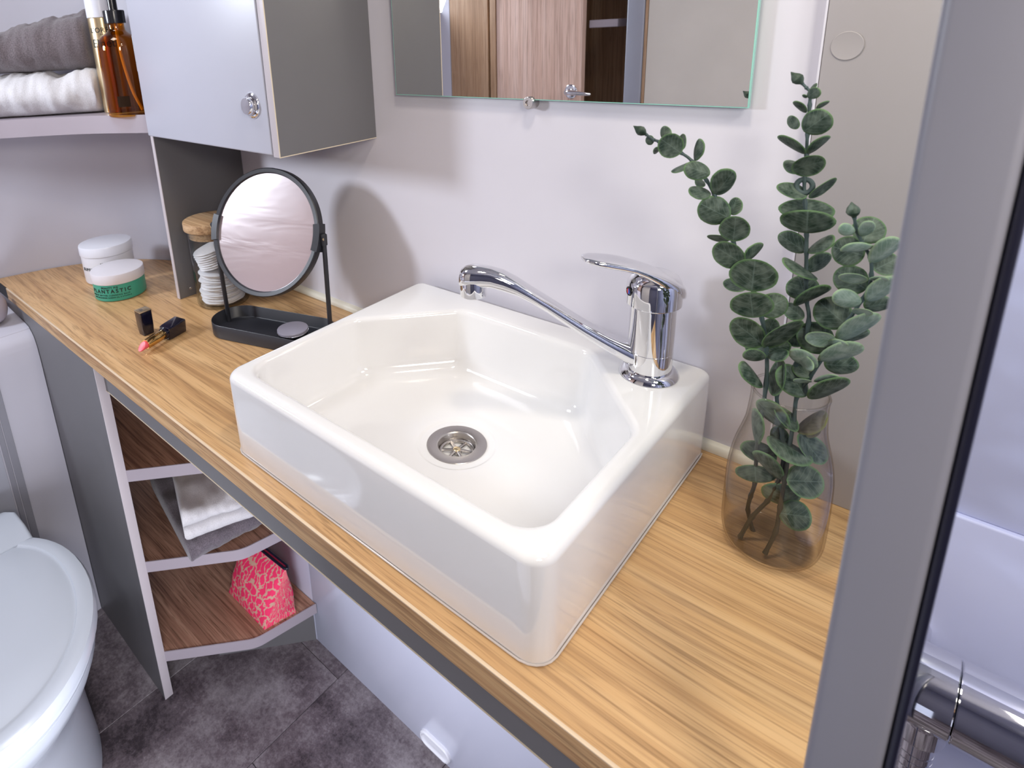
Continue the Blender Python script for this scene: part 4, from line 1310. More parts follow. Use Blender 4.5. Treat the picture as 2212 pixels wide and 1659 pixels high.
 (2,0,-0.0974,-0.1313,0.9493,-0.0674,-0.1323,0.9641,-0.0059,0.008,0.0124),
 (1,0,-0.0998,-0.1272,0.9161,-0.1035,-0.1278,0.9402,-0.0165,-0.0046,-0.0026),
 (2,0,-0.1001,-0.1376,0.9137,-0.0723,-0.139,0.925,-0.004,0.0078,0.0109),
 (0,0,-0.1299,-0.1227,0.9693,-0.1368,-0.1239,1.0111,-0.0066,0.0102,-0.0081),
 (1,0,-0.1061,-0.1228,0.9772,-0.1156,-0.1171,0.9956,-0.0075,-0.0014,-0.0039),
]


ROLE = [('eucalyptus_stem', 'eucalyptus stem leaning left towards the tap, leftmost of three in the glass vase'),
        ('eucalyptus_stem', 'tallest upright eucalyptus stem in the middle of the glass vase'),
        ('eucalyptus_stem', 'short eucalyptus stem with pale dense leaves at the right of the glass vase')]
STEM_T = []
for k in range(3):
    base = STEMS[k][0]
    nm = ROLE[k][0]
    t = thing(nm, ROLE[k][1], 'plant', tuple(base), 'eucalyptus stems in the vase')
    STEM_T.append(t)
    path = smooth_path(STEMS[k], 5)
    n = len(path)
    bm = B()
    tube(bm, path, [0.0021 - 0.0009 * i / (n - 1) + (0.0006 if (i % 5) == 0 else 0) for i in range(n)], 9)
    obj('stem', bm, M['stemdark'] if False else M['stem'], t)
    # bud at the tip
    a, b_ = Vector(STEMS[k][-2]), Vector(STEMS[k][-1])
    d = (b_ - a).normalized()
    bm = B()
    rr = [0.0012, 0.0040, 0.0052, 0.0042, 0.0020, 0.0003]
    tube(bm, [b_ + d * (0.0028 * i) for i in range(6)], [r * (1.0 if k != 0 else .9) for r in rr], 10)
    obj('bud', bm, M['leaf0'], t)
# joint ring half-way up the middle stem
p = Vector(STEMS[1][14]) * 0.5 + Vector(STEMS[1][15]) * 0.5
vd = Vector((p.x, p.y + 0.7473, p.z - 1.39)).normalized()
bm = B(); torus(bm, p, 0.0062, 0.0023, 28, 10, ax=vd)
obj('stem_joint', bm, M['stem'], STEM_T[1])

random.seed(11)
def leaf_mesh(Bp, Tp, Wv, kind, seed):
    """round eucalyptus leaf: cupped, slightly folded along the midrib, 0.8 mm thick"""
    rnd = random.Random(seed)
    Bp, Tp, Wv = Vector(Bp), Vector(Tp), Vector(Wv)
    ax = Tp - Bp
    nrm = Wv.cross(ax)
    nrm.normalize()
    camd = (Vector((0, -0.7473, 1.39)) - (Bp + Tp) / 2)
    cup = rnd.uniform(0.05, 0.16) * rnd.choice((-1, 1, 1))
    fold = rnd.uniform(0.04, 0.14)
    L = max(ax.length, Wv.length * 1.2)
    NR, NA = 5, 26
    def pt(rho, a, side):
        # a=0 at tip, PI at base; polar outline slightly narrowed at the base
        v = 0.5 + 0.5 * rho * math.cos(a)
        u = rho * math.sin(a)
        shape = 1.0 - 0.10 * max(0.0, -math.cos(a)) ** 3 + 0.012 * math.sin(7 * a + seed)
        u *= shape
        h = cup * L * (u * u * 0.6 + (v - 0.5) ** 2 * 0.9) + fold * L * abs(u) * 0.25 + 0.02 * L * math.sin(3.1 * v + seed) * u
        return Bp + ax * v + Wv * u + nrm * (h + side), u, v
    bm = bmesh.new()
    uvl = bm.loops.layers.uv.new('UVMap')
    rl = bm.verts.layers.float.new('rim')
    info = {}
    def mk(side):
        c, u, v = pt(0, 0, side)
        cv = bm.verts.new(c); info[cv] = (u, v); cv[rl] = 0
        rings = []
        for j in range(1, NR + 1):
            rho = (j / NR) ** 0.8
            row = []
            for i in range(NA):
                q, u, v = pt(rho, 2 * PI * i / NA, side if j < NR else side * 0.35)
                w = bm.verts.new(q); info[w] = (u, v); w[rl] = rho
                row.append(w)
            rings.append(row)
        fs = []
        for i in range(NA):
            fs.append(bm.faces.new((cv, rings[0][i], rings[0][(i + 1) % NA])))
        for a_, b2 in zip(rings[:-1], rings[1:]):
            for i in range(NA):
                fs.append(bm.faces.new((a_[i], b2[i], b2[(i + 1) % NA], a_[(i + 1) % NA])))
        return rings[-1]
    r1 = mk(0.0005)
    r2 = mk(-0.0005)
    for i in range(NA):
        bm.faces.new((r1[i], r2[i], r2[(i + 1) % NA], r1[(i + 1) % NA]))
    for f in bm.faces:
        for lp in f.loops:
            u, v = info[lp.vert]
            lp[uvl].uv = (0.5 + 0.5 * u, v)
    return bm
for i, r in enumerate(LEAVES):
    k, kind = int(r[0]), int(r[1])
    bm = leaf_mesh(r[2:5], r[5:8], r[8:11], kind, i * 1.7)
    # short stalk from the stem to the leaf
    o = obj('leaf', bm, M['leaf%d' % kind], STEM_T[k], sharp=80)

# ================================================================ vanity mirror on its tray
MC = Vector((-0.932, -0.157, 1.0603))
MR, AZ, TI = 0.1076, math.radians(18.06), math.radians(19.5)
D1 = Vector((math.cos(AZ), math.sin(AZ), 0))
N1 = Vector((-math.sin(AZ), math.cos(AZ), 0))
TILT_UP = Vector((0, 0, 1)) * math.cos(TI) + N1 * math.sin(TI)
FACE = D1.cross(TILT_UP).normalized()     # towards the room
if FACE.y > 0:
    FACE = -FACE
t = thing('vanity_mirror', 'round tilting black vanity mirror on an oval black tray beside the basin', 'mirror', (MC.x, MC.y, 0.8604))
RO = MR + 0.0085
def ringpt(r, a, d):
    return MC + D1 * (r * math.cos(a)) + TILT_UP * (r * math.sin(a)) + FACE * d
def ringloft(prof, n=96):
    bm = B()
    rings = [[ringpt(r, 2 * PI * i / n, d) for r, d in prof] for i in range(n)]
    loft(bm, rings + [rings[0]], True)
    bmesh.ops.remove_doubles(bm, verts=bm.verts[:], dist=1e-6)
    return bm
obj('frame', ringloft([(MR - 0.001, 0.0015), (MR + 0.0005, 0.0035), (RO - 0.0015, 0.0045), (RO, 0.003), (RO, -0.011), (RO - 0.001, -0.0125), (MR - 0.004, -0.0125)]), M['black'], t)
bm = B(); loft(bm, [[ringpt(MR + 0.0002, 2 * PI * i / 96, d) for i in range(96)] for d in (-0.004, 0.0)], True, True, True)
obj('mirror_face', bm, M['filmmirror'], t)
bm = B(); loft(bm, [[ringpt(MR + 0.002, 2 * PI * i / 96, d) for i in range(96)] for d in (-0.010, -0.0065)], True, True, True)
obj('mirror_back', bm, M['black'], t)
for sgn, nm in ((-1, 'clamp'), (1, 'clamp')):
    bm = B()
    a0 = PI if sgn < 0 else 0
    rings = []
    for i in range(11):
        a = a0 - 0.21 + 0.42 * i / 10
        rings.append([ringpt(r, a, d) for r, d in ((MR - 0.0012, 0.006), (RO + 0.0028, 0.006), (RO + 0.0028, -0.0135), (MR - 0.0012, -0.0135))])
    loft(bm, rings, True, True, True)
    cl = obj(nm, bm, M['black'], t)
    pc = MC + D1 * (sgn * (RO + 0.006)) - FACE * 0.004
    bm = B(); tube(bm, [pc + D1 * sgn * 0.0008, pc + D1 * sgn * 0.0035, pc + D1 * sgn * 0.0045], [0.0062, 0.0058, 0.0035], 20)
    obj('screw', bm, M['palegold'], cl, label='bright pivot screw')
    # support post with rounded top, splayed slightly
    bm = B()
    tube(bm, [pc + Vector((0, 0, 0.0085)), pc + Vector((0, 0, 0.006)), pc - Vector((0, 0, 0.012))], [0.004, 0.0064, 0.0060], 14)
    foot = Vector((pc.x + D1.x * sgn * -0.004, pc.y + D1.y * sgn * -0.004 , 0.8635))
    tube(bm, [pc - Vector((0, 0, 0.010)), foot], 0.0042, 14)
    obj('post', bm, M['black'], t)
TC = Vector((MC.x + 0.003, MC.y - 0.010))
def pill(hl, hr, n=20):
    out = []
    for p in stadium(hl, hr, n):
        out.append((TC.x + D1.x * p.x + N1.x * p.y, TC.y + D1.y * p.x + N1.y * p.y))
    return out
bm = B()
spec = [(0.0460, 0.8604), (0.0478, 0.8612), (0.0480, 0.8630), (0.0482, 0.8870), (0.0476, 0.8876), (0.0470, 0.8870), (0.0466, 0.8650), (0.0450, 0.8632)]
loft(bm, [[(x, y, z) for x, y in pill(0.082, r)] for r, z in spec], True, True, True)
obj('tray', bm, M['black'], t, sharp=50)

bx, by = -0.8745, -0.1602
t = thing('cosmetic_pot', 'small round black pot with mauve metal lid in the mirror tray', 'pot', (bx, by, 0.8634))
bm = B(); lathe(bm, [(0.0230, 0.8634), (0.0250, 0.8645), (0.0258, 0.8700), (0.0262, 0.8830)], bx, by, 48)
obj('pot_body', bm, M['blackplastic'], t)
bm = B(); lathe(bm, [(0.0266, 0.8831), (0.0277, 0.8836), (0.0279, 0.8850), (0.0279, 0.8880), (0.0274, 0.8890), (0.0268, 0.8891), (0.0, 0.8890)], bx, by, 48)
ld = obj('pot_lid', bm, M['mauvelid'], t)
bm = B(); torus(bm, (bx, by, 0.8838), 0.0277, 0.0009, 48, 8)
obj('lid_ring', bm, M['chrome'], t, label='silver line round the lid')

# ================================================================ glass jar of cotton pads
jx, jy = -1.1535, -0.1365
t = thing('storage_jar', 'clear glass jar with wooden lid and cotton pads behind the round black mirror', 'jar', (jx, jy, 0.8604))
jp = [(0.0, 0.8606), (0.046, 0.8604), (0.0520, 0.8620), (0.0540, 0.8660), (0.0545, 0.880), (0.0545, 1.0235)]
bm = B()
lathe(bm, jp + [(0.0535, 1.0245), (0.0525, 1.0235), (0.0523, 0.880), (0.0515, 0.8690), (0.046, 0.8645), (0.0, 0.8640)], jx, jy, 64, cap0=False, cap1=False)
obj('glass_body', bm, M['jarglass'], t, sharp=60)
bm = B(); lathe(bm, [(0.0560, 1.0262), (0.0595, 1.0275), (0.0602, 1.0300), (0.0602, 1.0410), (0.0595, 1.0440), (0.0570, 1.0455), (0.0, 1.0455)], jx, jy, 64)
ld = obj('jar_lid', bm, M['lidwood'], t, label='round wooden lid')
bm = B(); lathe(bm, [(0.0500, 1.0090), (0.0513, 1.0098), (0.0513, 1.0262)], jx, jy, 48)
obj('lid_plug', bm, M['lidwood'], ld)
bm = B()
torus(bm, (jx, jy, 1.0165), 0.0513, 0.0022, 48, 8)
torus(bm, (jx, jy, 1.0225), 0.0513, 0.0018, 48, 8)
obj('seal_ring', bm, M['jarglass'], ld)
def pad_mesh(r, h, seed):
    bm = B()
    n = 26
    rnd = random.Random(seed)
    prof = [(0.0, 0), (0.86, 0.0), (0.97, 0.22), (1.0, 0.5), (0.97, 0.78), (0.86, 1.0), (0.0, 1.0)]
    wob = [1 + 0.025 * rnd.uniform(-1, 1) for _ in range(n)]
    rings = [[(max(q, 1e-4) * r * wob[i] * math.cos(2 * PI * i / n), max(q, 1e-4) * r * wob[i] * math.sin(2 * PI * i / n), z * h) for i in range(n)] for q, z in prof]
    loft(bm, rings, True, True, True)
    return bm
PAD_LABEL = 'white round cotton pad lying flat in the lower stack in the wooden lidded jar'
PAD_LABEL2 = 'tilted white cotton pad in the toppled upper stack in the wooden lidded jar'
PAD_GROUP = 'cotton pads in the glass jar'
proto = single('cotton_pad', pad_mesh(0.0425, 0.0050, 1), M['cotton'], PAD_LABEL, 'cotton pad', (0, 0, 0), PAD_GROUP)
me2 = []
for sd in (2, 3, 4):
    o = single('cotton_pad', pad_mesh(0.0425, 0.0050, sd), M['cotton'], PAD_LABEL, 'cotton pad', (0, 0, 0), PAD_GROUP)
    me2.append(o)
pads = [proto] + me2
rnd = random.Random(5)
z = 0.8652
cnt = 0
def put_pad(loc, rot):
    global cnt
    if cnt < 4:
        o = pads[cnt]
    else:
        o = pads[cnt % 4].copy()
        C.objects.link(o)
    cnt += 1
    o.location = loc
    o.rotation_euler = rot
    return o
for i in range(14):
    put_pad((jx + rnd.uniform(-.004, .004), jy + rnd.uniform(-.004, .004), z), (rnd.uniform(-.03, .03), rnd.uniform(-.03, .03), rnd.uniform(0, 6)))
    z += 0.0049
# a second, toppled stack leaning on the glass
axd = Vector((-0.17, -0.24, 0.955)).normalized()
q = Vector((0, 0, 1)).rotation_difference(axd)
for i in range(8):
    p = Vector((jx + 0.0010, jy + 0.0020, z + 0.0140)) + axd * (0.0049 * i)
    put_pad(p, q.to_euler())['label'] = PAD_LABEL2

# ================================================================ cream jars
gx, gy = -1.3885, -0.2585
CAMA = lambda x, y: math.atan2(-0.7473 - y, 0 - x)
t = thing('cream_jar', 'low green cream jar with white lid in front of a taller white jar', 'jar', (gx, gy, 0.8604))
bm = B(); lathe(bm, [(0.050, 0.8604), (0.0530, 0.8616), (0.0538, 0.8640), (0.0538, 0.8985)], gx, gy, 72)
jb = obj('jar_body', bm, M['greenplastic'], t)
bm = B(); lathe(bm, [(0.0530, 0.8990), (0.0550, 0.8992), (0.0553, 0.9000), (0.0552, 0.9190), (0.0545, 0.9210), (0.0528, 0.9216), (0.0, 0.9216)], gx, gy, 72)
obj('jar_lid', bm, M['whitelid'], t, label='flat white lid')
g0 = CAMA(gx, gy) - 0.46
bm = B()
wrap_text(bm, 'BEAUTY PIE', 0.0058, gx, gy, 0.0538, 0.8928, g0 + 0.02, bold=0.00012, space=1.25)
wrap_text(bm, 'PLANTASTIC', 0.0118, gx, gy, 0.0538, 0.8845, g0, bold=0.0003, space=1.45)
wrap_text(bm, 'APRICOT BUTTER CLEANSING BALM', 0.0047, gx, gy, 0.0538, 0.8755, g0 - 0.06, space=1.2)
wrap_text(bm, 'WITH MICRONIZED ROSEHIP OIL & VITAMIN E', 0.0037, gx, gy, 0.0538, 0.8700, g0 + 0.02, space=1.15)
obj('lettering', bm, M['ink'], jb, smooth=False)
wx, wy = -1.5095, -0.2310
t = thing('cream_jar', 'tall all white cream jar behind the green jar', 'jar', (wx, wy, 0.8604))
bm = B(); lathe(bm, [(0.052, 0.8604), (0.0550, 0.8620), (0.0560, 0.8650), (0.0568, 0.9275), (0.0560, 0.9280)], wx, wy, 72)
jb = obj('jar_body', bm, M['whiteplastic'], t)
bm = B(); lathe(bm, [(0.0560, 0.9284), (0.0582, 0.9288), (0.0585, 0.9300), (0.0583, 0.9480), (0.0572, 0.9508), (0.0550, 0.9515), (0.0, 0.9515)], wx, wy, 72)
obj('jar_lid', bm, M['whiteplastic'], t)
w0 = CAMA(wx, wy) - 0.30
bm = B()
wrap_text(bm, 'BEAUTY PIE', 0.0052, wx, wy, 0.0566, 0.9130, w0 + 0.25, bold=0.00015, space=1.25)
wrap_text(bm, 'SUPER HEALTHY SKIN', 0.0098, wx, wy, 0.0564, 0.8990, w0 + 0.12, bold=0.00035, space=1.3)
wrap_text(bm, 'ULTIMATE BODY CREAM', 0.0045, wx, wy, 0.0562, 0.8810, w0 + 0.05, space=1.2)
obj('lettering', bm, M['ink'], jb, smooth=False)

# ================================================================ lipstick
cx_, cy_ = -1.1365, -0.3155
t = thing('lipstick_cap', 'upright square navy lipstick cap with gold top on the worktop', 'lipstick cap', (cx_, cy_, 0.8604))
rz = Matrix.Rotation(0.06, 4, 'Z')
bm = B()
rings = []
for h, zz in ((0.0088, 0.8604), (0.0100, 0.8606), (0.0112, 0.8780), (0.0116, 0.9080)):
    rings.append([(p.x, p.y, zz) for p in fillet_poly([Vector((-h, -h)), Vector((h, -h)), Vector((h, h)), Vector((-h, h))], 0.0016, 4)])
loft(bm, rings, True, True, True)
bmesh.ops.transform(bm, matrix=Matrix.Translation((cx_, cy_, 0)) @ rz, verts=bm.verts[:])
obj('cap_body', bm, M['navy'], t, sharp=30)
bm = B(); box(bm, -0.0118, 0.0118, -0.0118, 0.0118, 0.9081, 0.9100, 0.0006, 2)
bmesh.ops.transform(bm, matrix=Matrix.Translation((cx_, cy_, 0)) @ rz, verts=bm.verts[:])
tp = obj('cap_top', bm, M['palegold'], t, label='gold top plate')
bm = B()
for row, (w0_, w1_) in enumerate(((-0.004, 0.004), (-0.0052, 0.0052))):
    x = w0_
    while x < w1_:
        box(bm, x, x + 0.0009, -0.0060 + (1 - row) * 0.0032, -0.0036 + (1 - row) * 0.0032, 0.9100, 0.91015)
        x += 0.0017
bmesh.ops.transform(bm, matrix=Matrix.Translation((cx_, cy_, 0)) @ rz, verts=bm.verts[:])
obj('engraving', bm, M['greyink'], tp)

e = Vector((-0.34, 0.94, 0)).normalized()
lx = Vector((-e.y, e.x, 0))
P0 = Vector((-1.0560, -0.3660, 0.8745))
t = thing('lipstick', 'open coral lipstick with gold tube and navy base lying on the worktop', 'lipstick', (P0.x, P0.y, 0.8604))
def cyl_along(prof, n=32, roll=None):
    bm = B()
    rings = [[P0 + e * s + (lx * math.cos(2 * PI * i / n) + ZV * math.sin(2 * PI * i / n)) * r for i in range(n)] for r, s in prof]
    loft(bm, rings, True, True, True)
    return bm
bm = B()
n = 32
rings = []
for r, s0, sl in ((0.0055, 0.0010, 1.0), (0.0066, 0.0016, 1.0), (0.0071, 0.0035, 0.9), (0.0071, 0.024, 0.0)):
    ring = []
    for i in range(n):
        a = 2 * PI * i / n
        up = math.sin(a)
        ring.append(P0 + e * (s0 + sl * 0.0065 * (up + 1) / 1.0) + (lx * math.cos(a) + ZV * up) * r)
    rings.append(ring)
loft(bm, rings, True, True, True)
obj('bullet', bm, M['lip'], t, label='slanted coral lipstick tip')
obj('gold_tube', cyl_along([(0.0074, 0.0170), (0.0092, 0.0168), (0.0095, 0.0180), (0.0096, 0.0580), (0.0090, 0.0590)]), M['gold'], t)
obj('collar', cyl_along([(0.0100, 0.0585), (0.0112, 0.0590), (0.0114, 0.0640), (0.0110, 0.0650)]), M['navy'], t)
bm = B()
rings = []
rollm = Matrix.Rotation(0.10, 3, e)
for h, s in ((0.0108, 0.0640), (0.0120, 0.0645), (0.0128, 0.0700), (0.0136, 0.1040), (0.0132, 0.1050)):
    rings.append([P0 + e * s + rollm @ (lx * p.x + ZV * p.y) for p in fillet_poly([Vector((-h, -h)), Vector((h, -h)), Vector((h, h)), Vector((-h, h))], 0.0026, 4)])
loft(bm, rings, True, True, True)
obj('base', bm, M['navy'], t, sharp=30)

# ================================================================ bottles on the corner shelf
ax_, ay_ = -1.3085, -0.2000
zsf = 1.2566
t = thing('pump_bottle', 'amber pump bottle with black pump on the corner shelf beside the towels', 'bottle', (ax_, ay_, zsf))
op = [(0.0, zsf + .0006), (0.036, zsf), (0.0405, zsf + .003), (0.0420, zsf + .010), (0.0415, 1.3300), (0.0408, 1.3850), (0.0385, 1.4010), (0.0320, 1.4120), (0.0220, 1.4190), (0.0165, 1.4240), (0.0155, 1.4300), (0.0155, 1.4390)]
bm = B()
oo = [(p.x, p.y) for p in smooth_path([(r, z, 0) for r, z in op], 4)]
lathe(bm, oo + [(0.0140, 1.4390)] + [(max(0, r - 0.0022), z) for r, z in reversed(oo) if z > zsf + 0.006] + [(0.0, zsf + 0.006)], ax_, ay_, 64, cap0=False, cap1=False)
bb = obj('bottle_body', bm, M['amber'], t, sharp=60)
bm = B()
n = 72
rings = []
for r, z, k in ((0.0170, 1.4375, 0), (0.0192, 1.4377, 0), (0.0196, 1.4385, 1), (0.0198, 1.4600, 1), (0.0192, 1.4618, 0), (0.0120, 1.4622, 0)):
    rings.append([(ax_ + (r - (0.0007 if k and i % 2 else 0)) * math.cos(2 * PI * i / n), ay_ + (r - (0.0007 if k and i % 2 else 0)) * math.sin(2 * PI * i / n), z) for i in range(n)])
loft(bm, rings, True, True, True)
obj('collar', bm, M['blackplastic'], t)
bm = B()
lathe(bm, [(0.0086, 1.4622), (0.0086, 1.5050), (0.0130, 1.5060), (0.0135, 1.5180), (0.0120, 1.5200), (0.0, 1.5200)], ax_, ay_, 32)
tube(bm, smooth_path([(ax_, ay_, 1.5130), (ax_ - 0.02, ay_ - 0.03, 1.5140), (ax_ - 0.032, ay_ - 0.045, 1.5090)], 4), 0.0055, 12)
obj('pump', bm, M['blackplastic'], t)
bm = B(); tube(bm, smooth_path([(ax_, ay_, 1.45), (ax_ + .001, ay_, 1.38), (ax_ + .010, ay_ + .006, 1.31), (ax_ + .026, ay_ + .014, zsf + 0.010)], 6), 0.0030, 12)
obj('dip_tube', bm, plain('pale_dip_tube', (0.80, 0.72, 0.50), 0.4), t)
a0 = CAMA(ax_, ay_) - 0.22
bm = B()
wl_ = 0.0235
rings = []
for zz in (1.2775, 1.2985):
    rings.append([(ax_ + rr * math.cos(a0 + (k - 6) / 12 * wl_ / 0.0424), ay_ + rr * math.sin(a0 + (k - 6) / 12 * wl_ / 0.0424), zz) for rr in (0.0421,) for k in range(13)])
vs = loft(bm, rings, False)
r = bmesh.ops.extrude_face_region(bm, geom=bm.faces[:])
for v in [g for g in r['geom'] if isinstance(g, bmesh.types.BMVert)]:
    d = Vector((v.co.x - ax_, v.co.y - ay_, 0)).normalized()
    v.co += d * 0.0003
lb = obj('label_patch', bm, plain('dark_brown_label', (0.022, 0.010, 0.004), 0.7, spec=0.1), bb, label='square black label')

ex, ey = -1.4150, -0.1830
t = thing('spray_can', 'tall white topped gold spray can behind the amber bottle', 'can', (ex, ey, zsf))
bm = B(); lathe(bm, [(0.0250, zsf), (0.0268, zsf + .002), (0.0270, zsf + .006), (0.0270, 1.4520), (0.0262, 1.4530)], ex, ey, 56)
cb = obj('can_body', bm, M['palegold'], t)
bm = B(); lathe(bm, [(0.0264, 1.4532), (0.0272, 1.4536), (0.0274, 1.4560), (0.0268, 1.520), (0.0240, 1.530), (0.0, 1.533)], ex, ey, 56)
obj('cap', bm, M['whiteplastic'], t)
c0 = CAMA(ex, ey)
bm = B()
wrap_text(bm, "L'ORÉAL", 0.0140, ex, ey, 0.0270, 1.4275, c0 - 0.02, bold=0.0001, space=1.08)
wrap_text(bm, 'PARIS', 0.0048, ex, ey, 0.0270, 1.4190, c0 - 0.02, space=1.3)
wrap_text(bm, 'Elnett', 0.0240, ex, ey, 0.0270, 1.4010, c0 - 0.02)
obj('lettering', bm, M['ink'], cb, smooth=False)

# ================================================================ towels
def towel_bm(c, az, lu, lv, h, layers, seed, amp=0.004, wedge=0.0, tiltu=0.0, nu=64, sag=0.0, fold_left=True):
    """folded towel: layers with a rounded fold at one side; u runs along az, v across"""
    U_ = Vector((math.cos(az), math.sin(az), 0))
    V_ = Vector((-math.sin(az), math.cos(az), 0))
    th = h / layers
    sec = []
    # right (front, v = -lv/2): one layer edge after the other, left: rounded double folds
    m = 9
    for k in range(layers):                       # going up the front
        zc = th * (k + 0.5)
        ex_ = 0.0 if k % 2 == 0 else -0.004
        for i in range(m):
            a = -PI / 2 + PI * i / (m - 1)
            sec.append((-lv / 2 - ex_ - 0.5 * th * math.cos(a) * 1.1 + 0.5 * th, zc + 0.5 * th * math.sin(a) * 0.98))
    for i in range(1, 12):
        sec.append((-lv / 2 + th / 2 + (lv - th) * i / 12.0, h))
    for k in range(layers - 1, -1, -1):
        zc = th * (k + 0.5)
        for i in range(m):
            a = PI / 2 - PI * i / (m - 1)
            sec.append((lv / 2 + 0.5 * th * math.cos(a) - 0.5 * th, zc + 0.5 * th * math.sin(a) * 0.98))
    for i in range(1, 12):
        sec.append((lv / 2 - th / 2 - (lv - th) * i / 12.0, 0.0))
    bm = B()
    rings = []
    us = []
    for i in range(nu + 1):
        q = i / nu
        us.append(-0.5 + q)
    zc0 = h / 2
    for j, q in enumerate(us):
        e_ = min(1.0, (0.5 - abs(q)) * lu / (0.012))
        rd = math.sqrt(max(0.0, 1 - (1 - e_) ** 2)) * 0.30 + 0.70 if e_ < 1 else 1.0
        row = []
        for v, z in sec:
            zz = (z - zc0) * rd + zc0
            zz *= 1.0 + wedge * q
            vv = v * (0.985 + 0.015 * rd)
            P = Vector(c) + U_ * (q * lu) + V_ * vv + Vector((0, 0, zz + tiltu * (q + 0.5) * lu))
            w = mnoise.noise(Vector((q * lu * 22 + seed, vv * 22, zz * 30))) * amp + mnoise.noise(Vector((q * lu * 70 + seed, vv * 70, zz * 70))) * amp * 0.35
            k = min(1.0, max(0.0, z / (0.35 * h)))
            dirv = (V_ * (v / (lv / 2)) ** 3 + Vector((0, 0, 1)) * ((z - zc0) / (h / 2)))
            if dirv.length > 1e-6:
                dirv.normalize()
            P += dirv * w * k
            if sag:
                P.z -= sag * (abs(v) / (lv / 2)) ** 2 * k
            row.append(P)
        rings.append(row)
    loft(bm, rings, True, True, True)
    return bm

AZT = math.radians(50)
def towel(name, c, az, lu, lv, h, layers, seed, amp, mat_, label, **k):
    bm = towel_bm(c, az, lu, lv, h, layers, seed, amp, **k)
    return single(name, bm, mat_, label, 'towel', c, sharp=80)
towel('bath_towel', (-1.5480, -0.2830, zsf + 0.0008), AZT, 0.262, 0.125, 0.086, 1, 3.0, 0.014, M['towelwhite'], 'folded white towel on the corner shelf under the grey towel', nu=110)
towel('bath_towel', (-1.5580, -0.2790, zsf + 0.0930), AZT + 0.03, 0.250, 0.120, 0.100, 1, 9.0, 0.013, M['towelgrey'], 'folded grey towel lying on the white towel on the corner shelf', wedge=0.55, nu=110)
zm = 0.3652
towel('hand_towel', (-1.196, -0.232, zm), math.radians(80), 0.168, 0.300, 0.048, 1, 21.0, 0.012, M['toweldark'], 'folded dark grey towel on the middle shelf under the worktop', nu=70)
towel('hand_towel', (-1.1560, -0.2300, zm + 0.0500), math.radians(70), 0.150, 0.235, 0.064, 2, 33.0, 0.0100, M['towelwhite'], 'folded white towel on top of the dark grey towel under the worktop', nu=70)

# ================================================================ pink pouch
zb0 = 0.1206
BAG = dict(fl=Vector((-1.175, -0.2235, zb0)), fr=Vector((-1.024, -0.2245, zb0)), br=Vector((-1.006, -0.150, zb0)), bl=Vector((-1.155, -0.145, zb0)))
ZL, ZR_ = Vector((-1.162, -0.172, 0.262)), Vector((-1.0120, -0.158, 0.2480))
t = thing('toiletry_pouch', 'pink leopard print zip pouch on the lowest shelf', 'pouch', (-1.08, -0.18, zb0))
bm = B()
uvl = bm.loops.layers.uv.new('UVMap')
nu_, nv = 26, 22
grid = {}
uvd = {}
def bil(a, b_, k):
    return a * (1 - k) + b_ * k
for side in (0, 1):
    for i in range(nu_ + 1):
        for j in range(nv + 1):
            u, v = i / nu_, j / nv
            bot = bil(BAG['fl'], BAG['fr'], u) if side == 0 else bil(BAG['bl'], BAG['br'], u)
            top = bil(ZL, ZR_, u)
            p = bil(bot, top, v)
            nrm = Vector((0.1, -1 if side == 0 else 1, 0.2)).normalized()
            bul = 0.020 * math.sin(PI * min(1, v * 1.05)) ** 0.8 * math.sin(PI * u) ** 0.5
            p = p + nrm * (bul + 0.0035 * mnoise.noise(Vector((u * 5, v * 4, side * 7))) * math.sin(PI * v))
            if v == 0:
                p = bot.copy()
            w = bm.verts.new(p)
            grid[side, i, j] = w
            uvd[w] = (u * 0.13 + side * 0.2, v * 0.13)
for side in (0, 1):
    for i in range(nu_):
        for j in range(nv):
            bm.faces.new((grid[side, i, j], grid[side, i + 1, j], grid[side, i + 1, j + 1], grid[side, i, j + 1]))
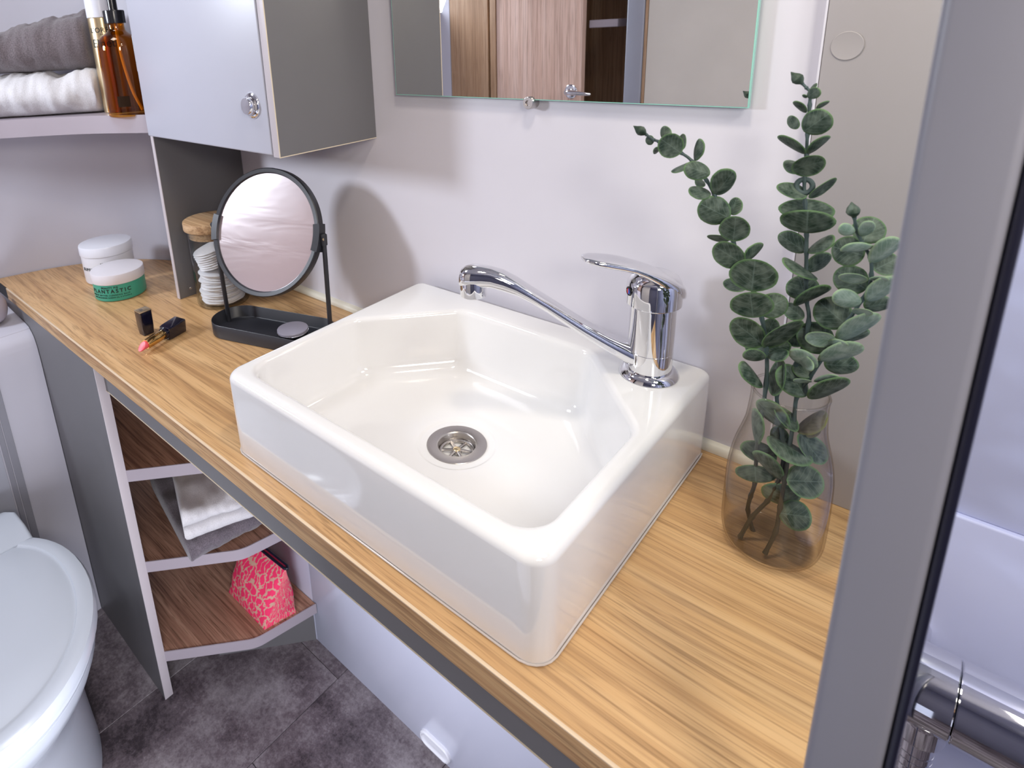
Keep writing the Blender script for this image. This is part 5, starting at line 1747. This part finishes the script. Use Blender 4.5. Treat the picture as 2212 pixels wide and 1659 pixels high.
for i in range(nu_):       # base and zip line
    bm.faces.new((grid[0, i, 0], grid[0, i + 1, 0], grid[1, i + 1, 0], grid[1, i, 0]))
    bm.faces.new((grid[0, i, nv], grid[0, i + 1, nv], grid[1, i + 1, nv], grid[1, i, nv]))
for k, i in ((0, 0), (1, nu_)):   # gusset ends with a crease
    for j in range(nv):
        a, b_, c, d = grid[0, i, j], grid[0, i, j + 1], grid[1, i, j + 1], grid[1, i, j]
        bm.faces.new((a, b_, c, d))
for f in bm.faces:
    for lp in f.loops:
        u, v = uvd[lp.vert]
        lp[uvl].uv = (u, v)
me = bm
obj('pouch_body', bm, M['leopard'], t, sharp=70)
bm = B()
zdv = (ZR_ - ZL).normalized()
up = Vector((0, 0, 0.006))
for off in (-0.0045, 0.0045):
    tube(bm, [ZL + up + Vector((0, off, 0)), bil(ZL, ZR_, .5) + up + Vector((0, off, 0)), ZR_ + up + Vector((0, off, 0)) + zdv * 0.002], 0.0030, 10)
tube(bm, smooth_path([ZR_ + up + Vector((0, -0.0045, 0)), ZR_ + up + zdv * 0.0065, ZR_ + up + Vector((0, 0.0045, 0))], 5), 0.0034, 10)
obj('zip_piping', bm, M['pinkpiping'], t, label='dark navy piping along the zip')
bm = B(); box(bm, -0.5, 0.5, -0.003, 0.003, -0.0008, 0.0008)
L_ = (ZR_ - ZL).length
for v in bm.verts:
    p = bil(ZL, ZR_, v.co.x + 0.5)
    v.co = p + up + Vector((0, v.co.y, v.co.z))
obj('zip', bm, M['pinktape'], t, label='dark red zip')

# ================================================================ pale rounded fitting at the left edge of the frame
t = None
fx, fy, fz = -1.606, -0.470, 0.7998
bm = B()
rings = []
for k in range(13):
    a = PI * k / 12
    rings.append([(fx + 0.034 * math.sin(a) ** 0.7 * math.cos(2 * PI * i / 32), fy + 0.034 * math.sin(a) ** 0.7 * math.sin(2 * PI * i / 32), fz + 0.038 - 0.038 * math.cos(a)) for i in range(32)])
loft(bm, rings[1:-1], True, True, True)
single('plastic_fitting', bm, M['shelfband'], 'rounded pale plastic fitting on the ledge behind the toilet', 'bathroom fitting', (fx, fy, fz))
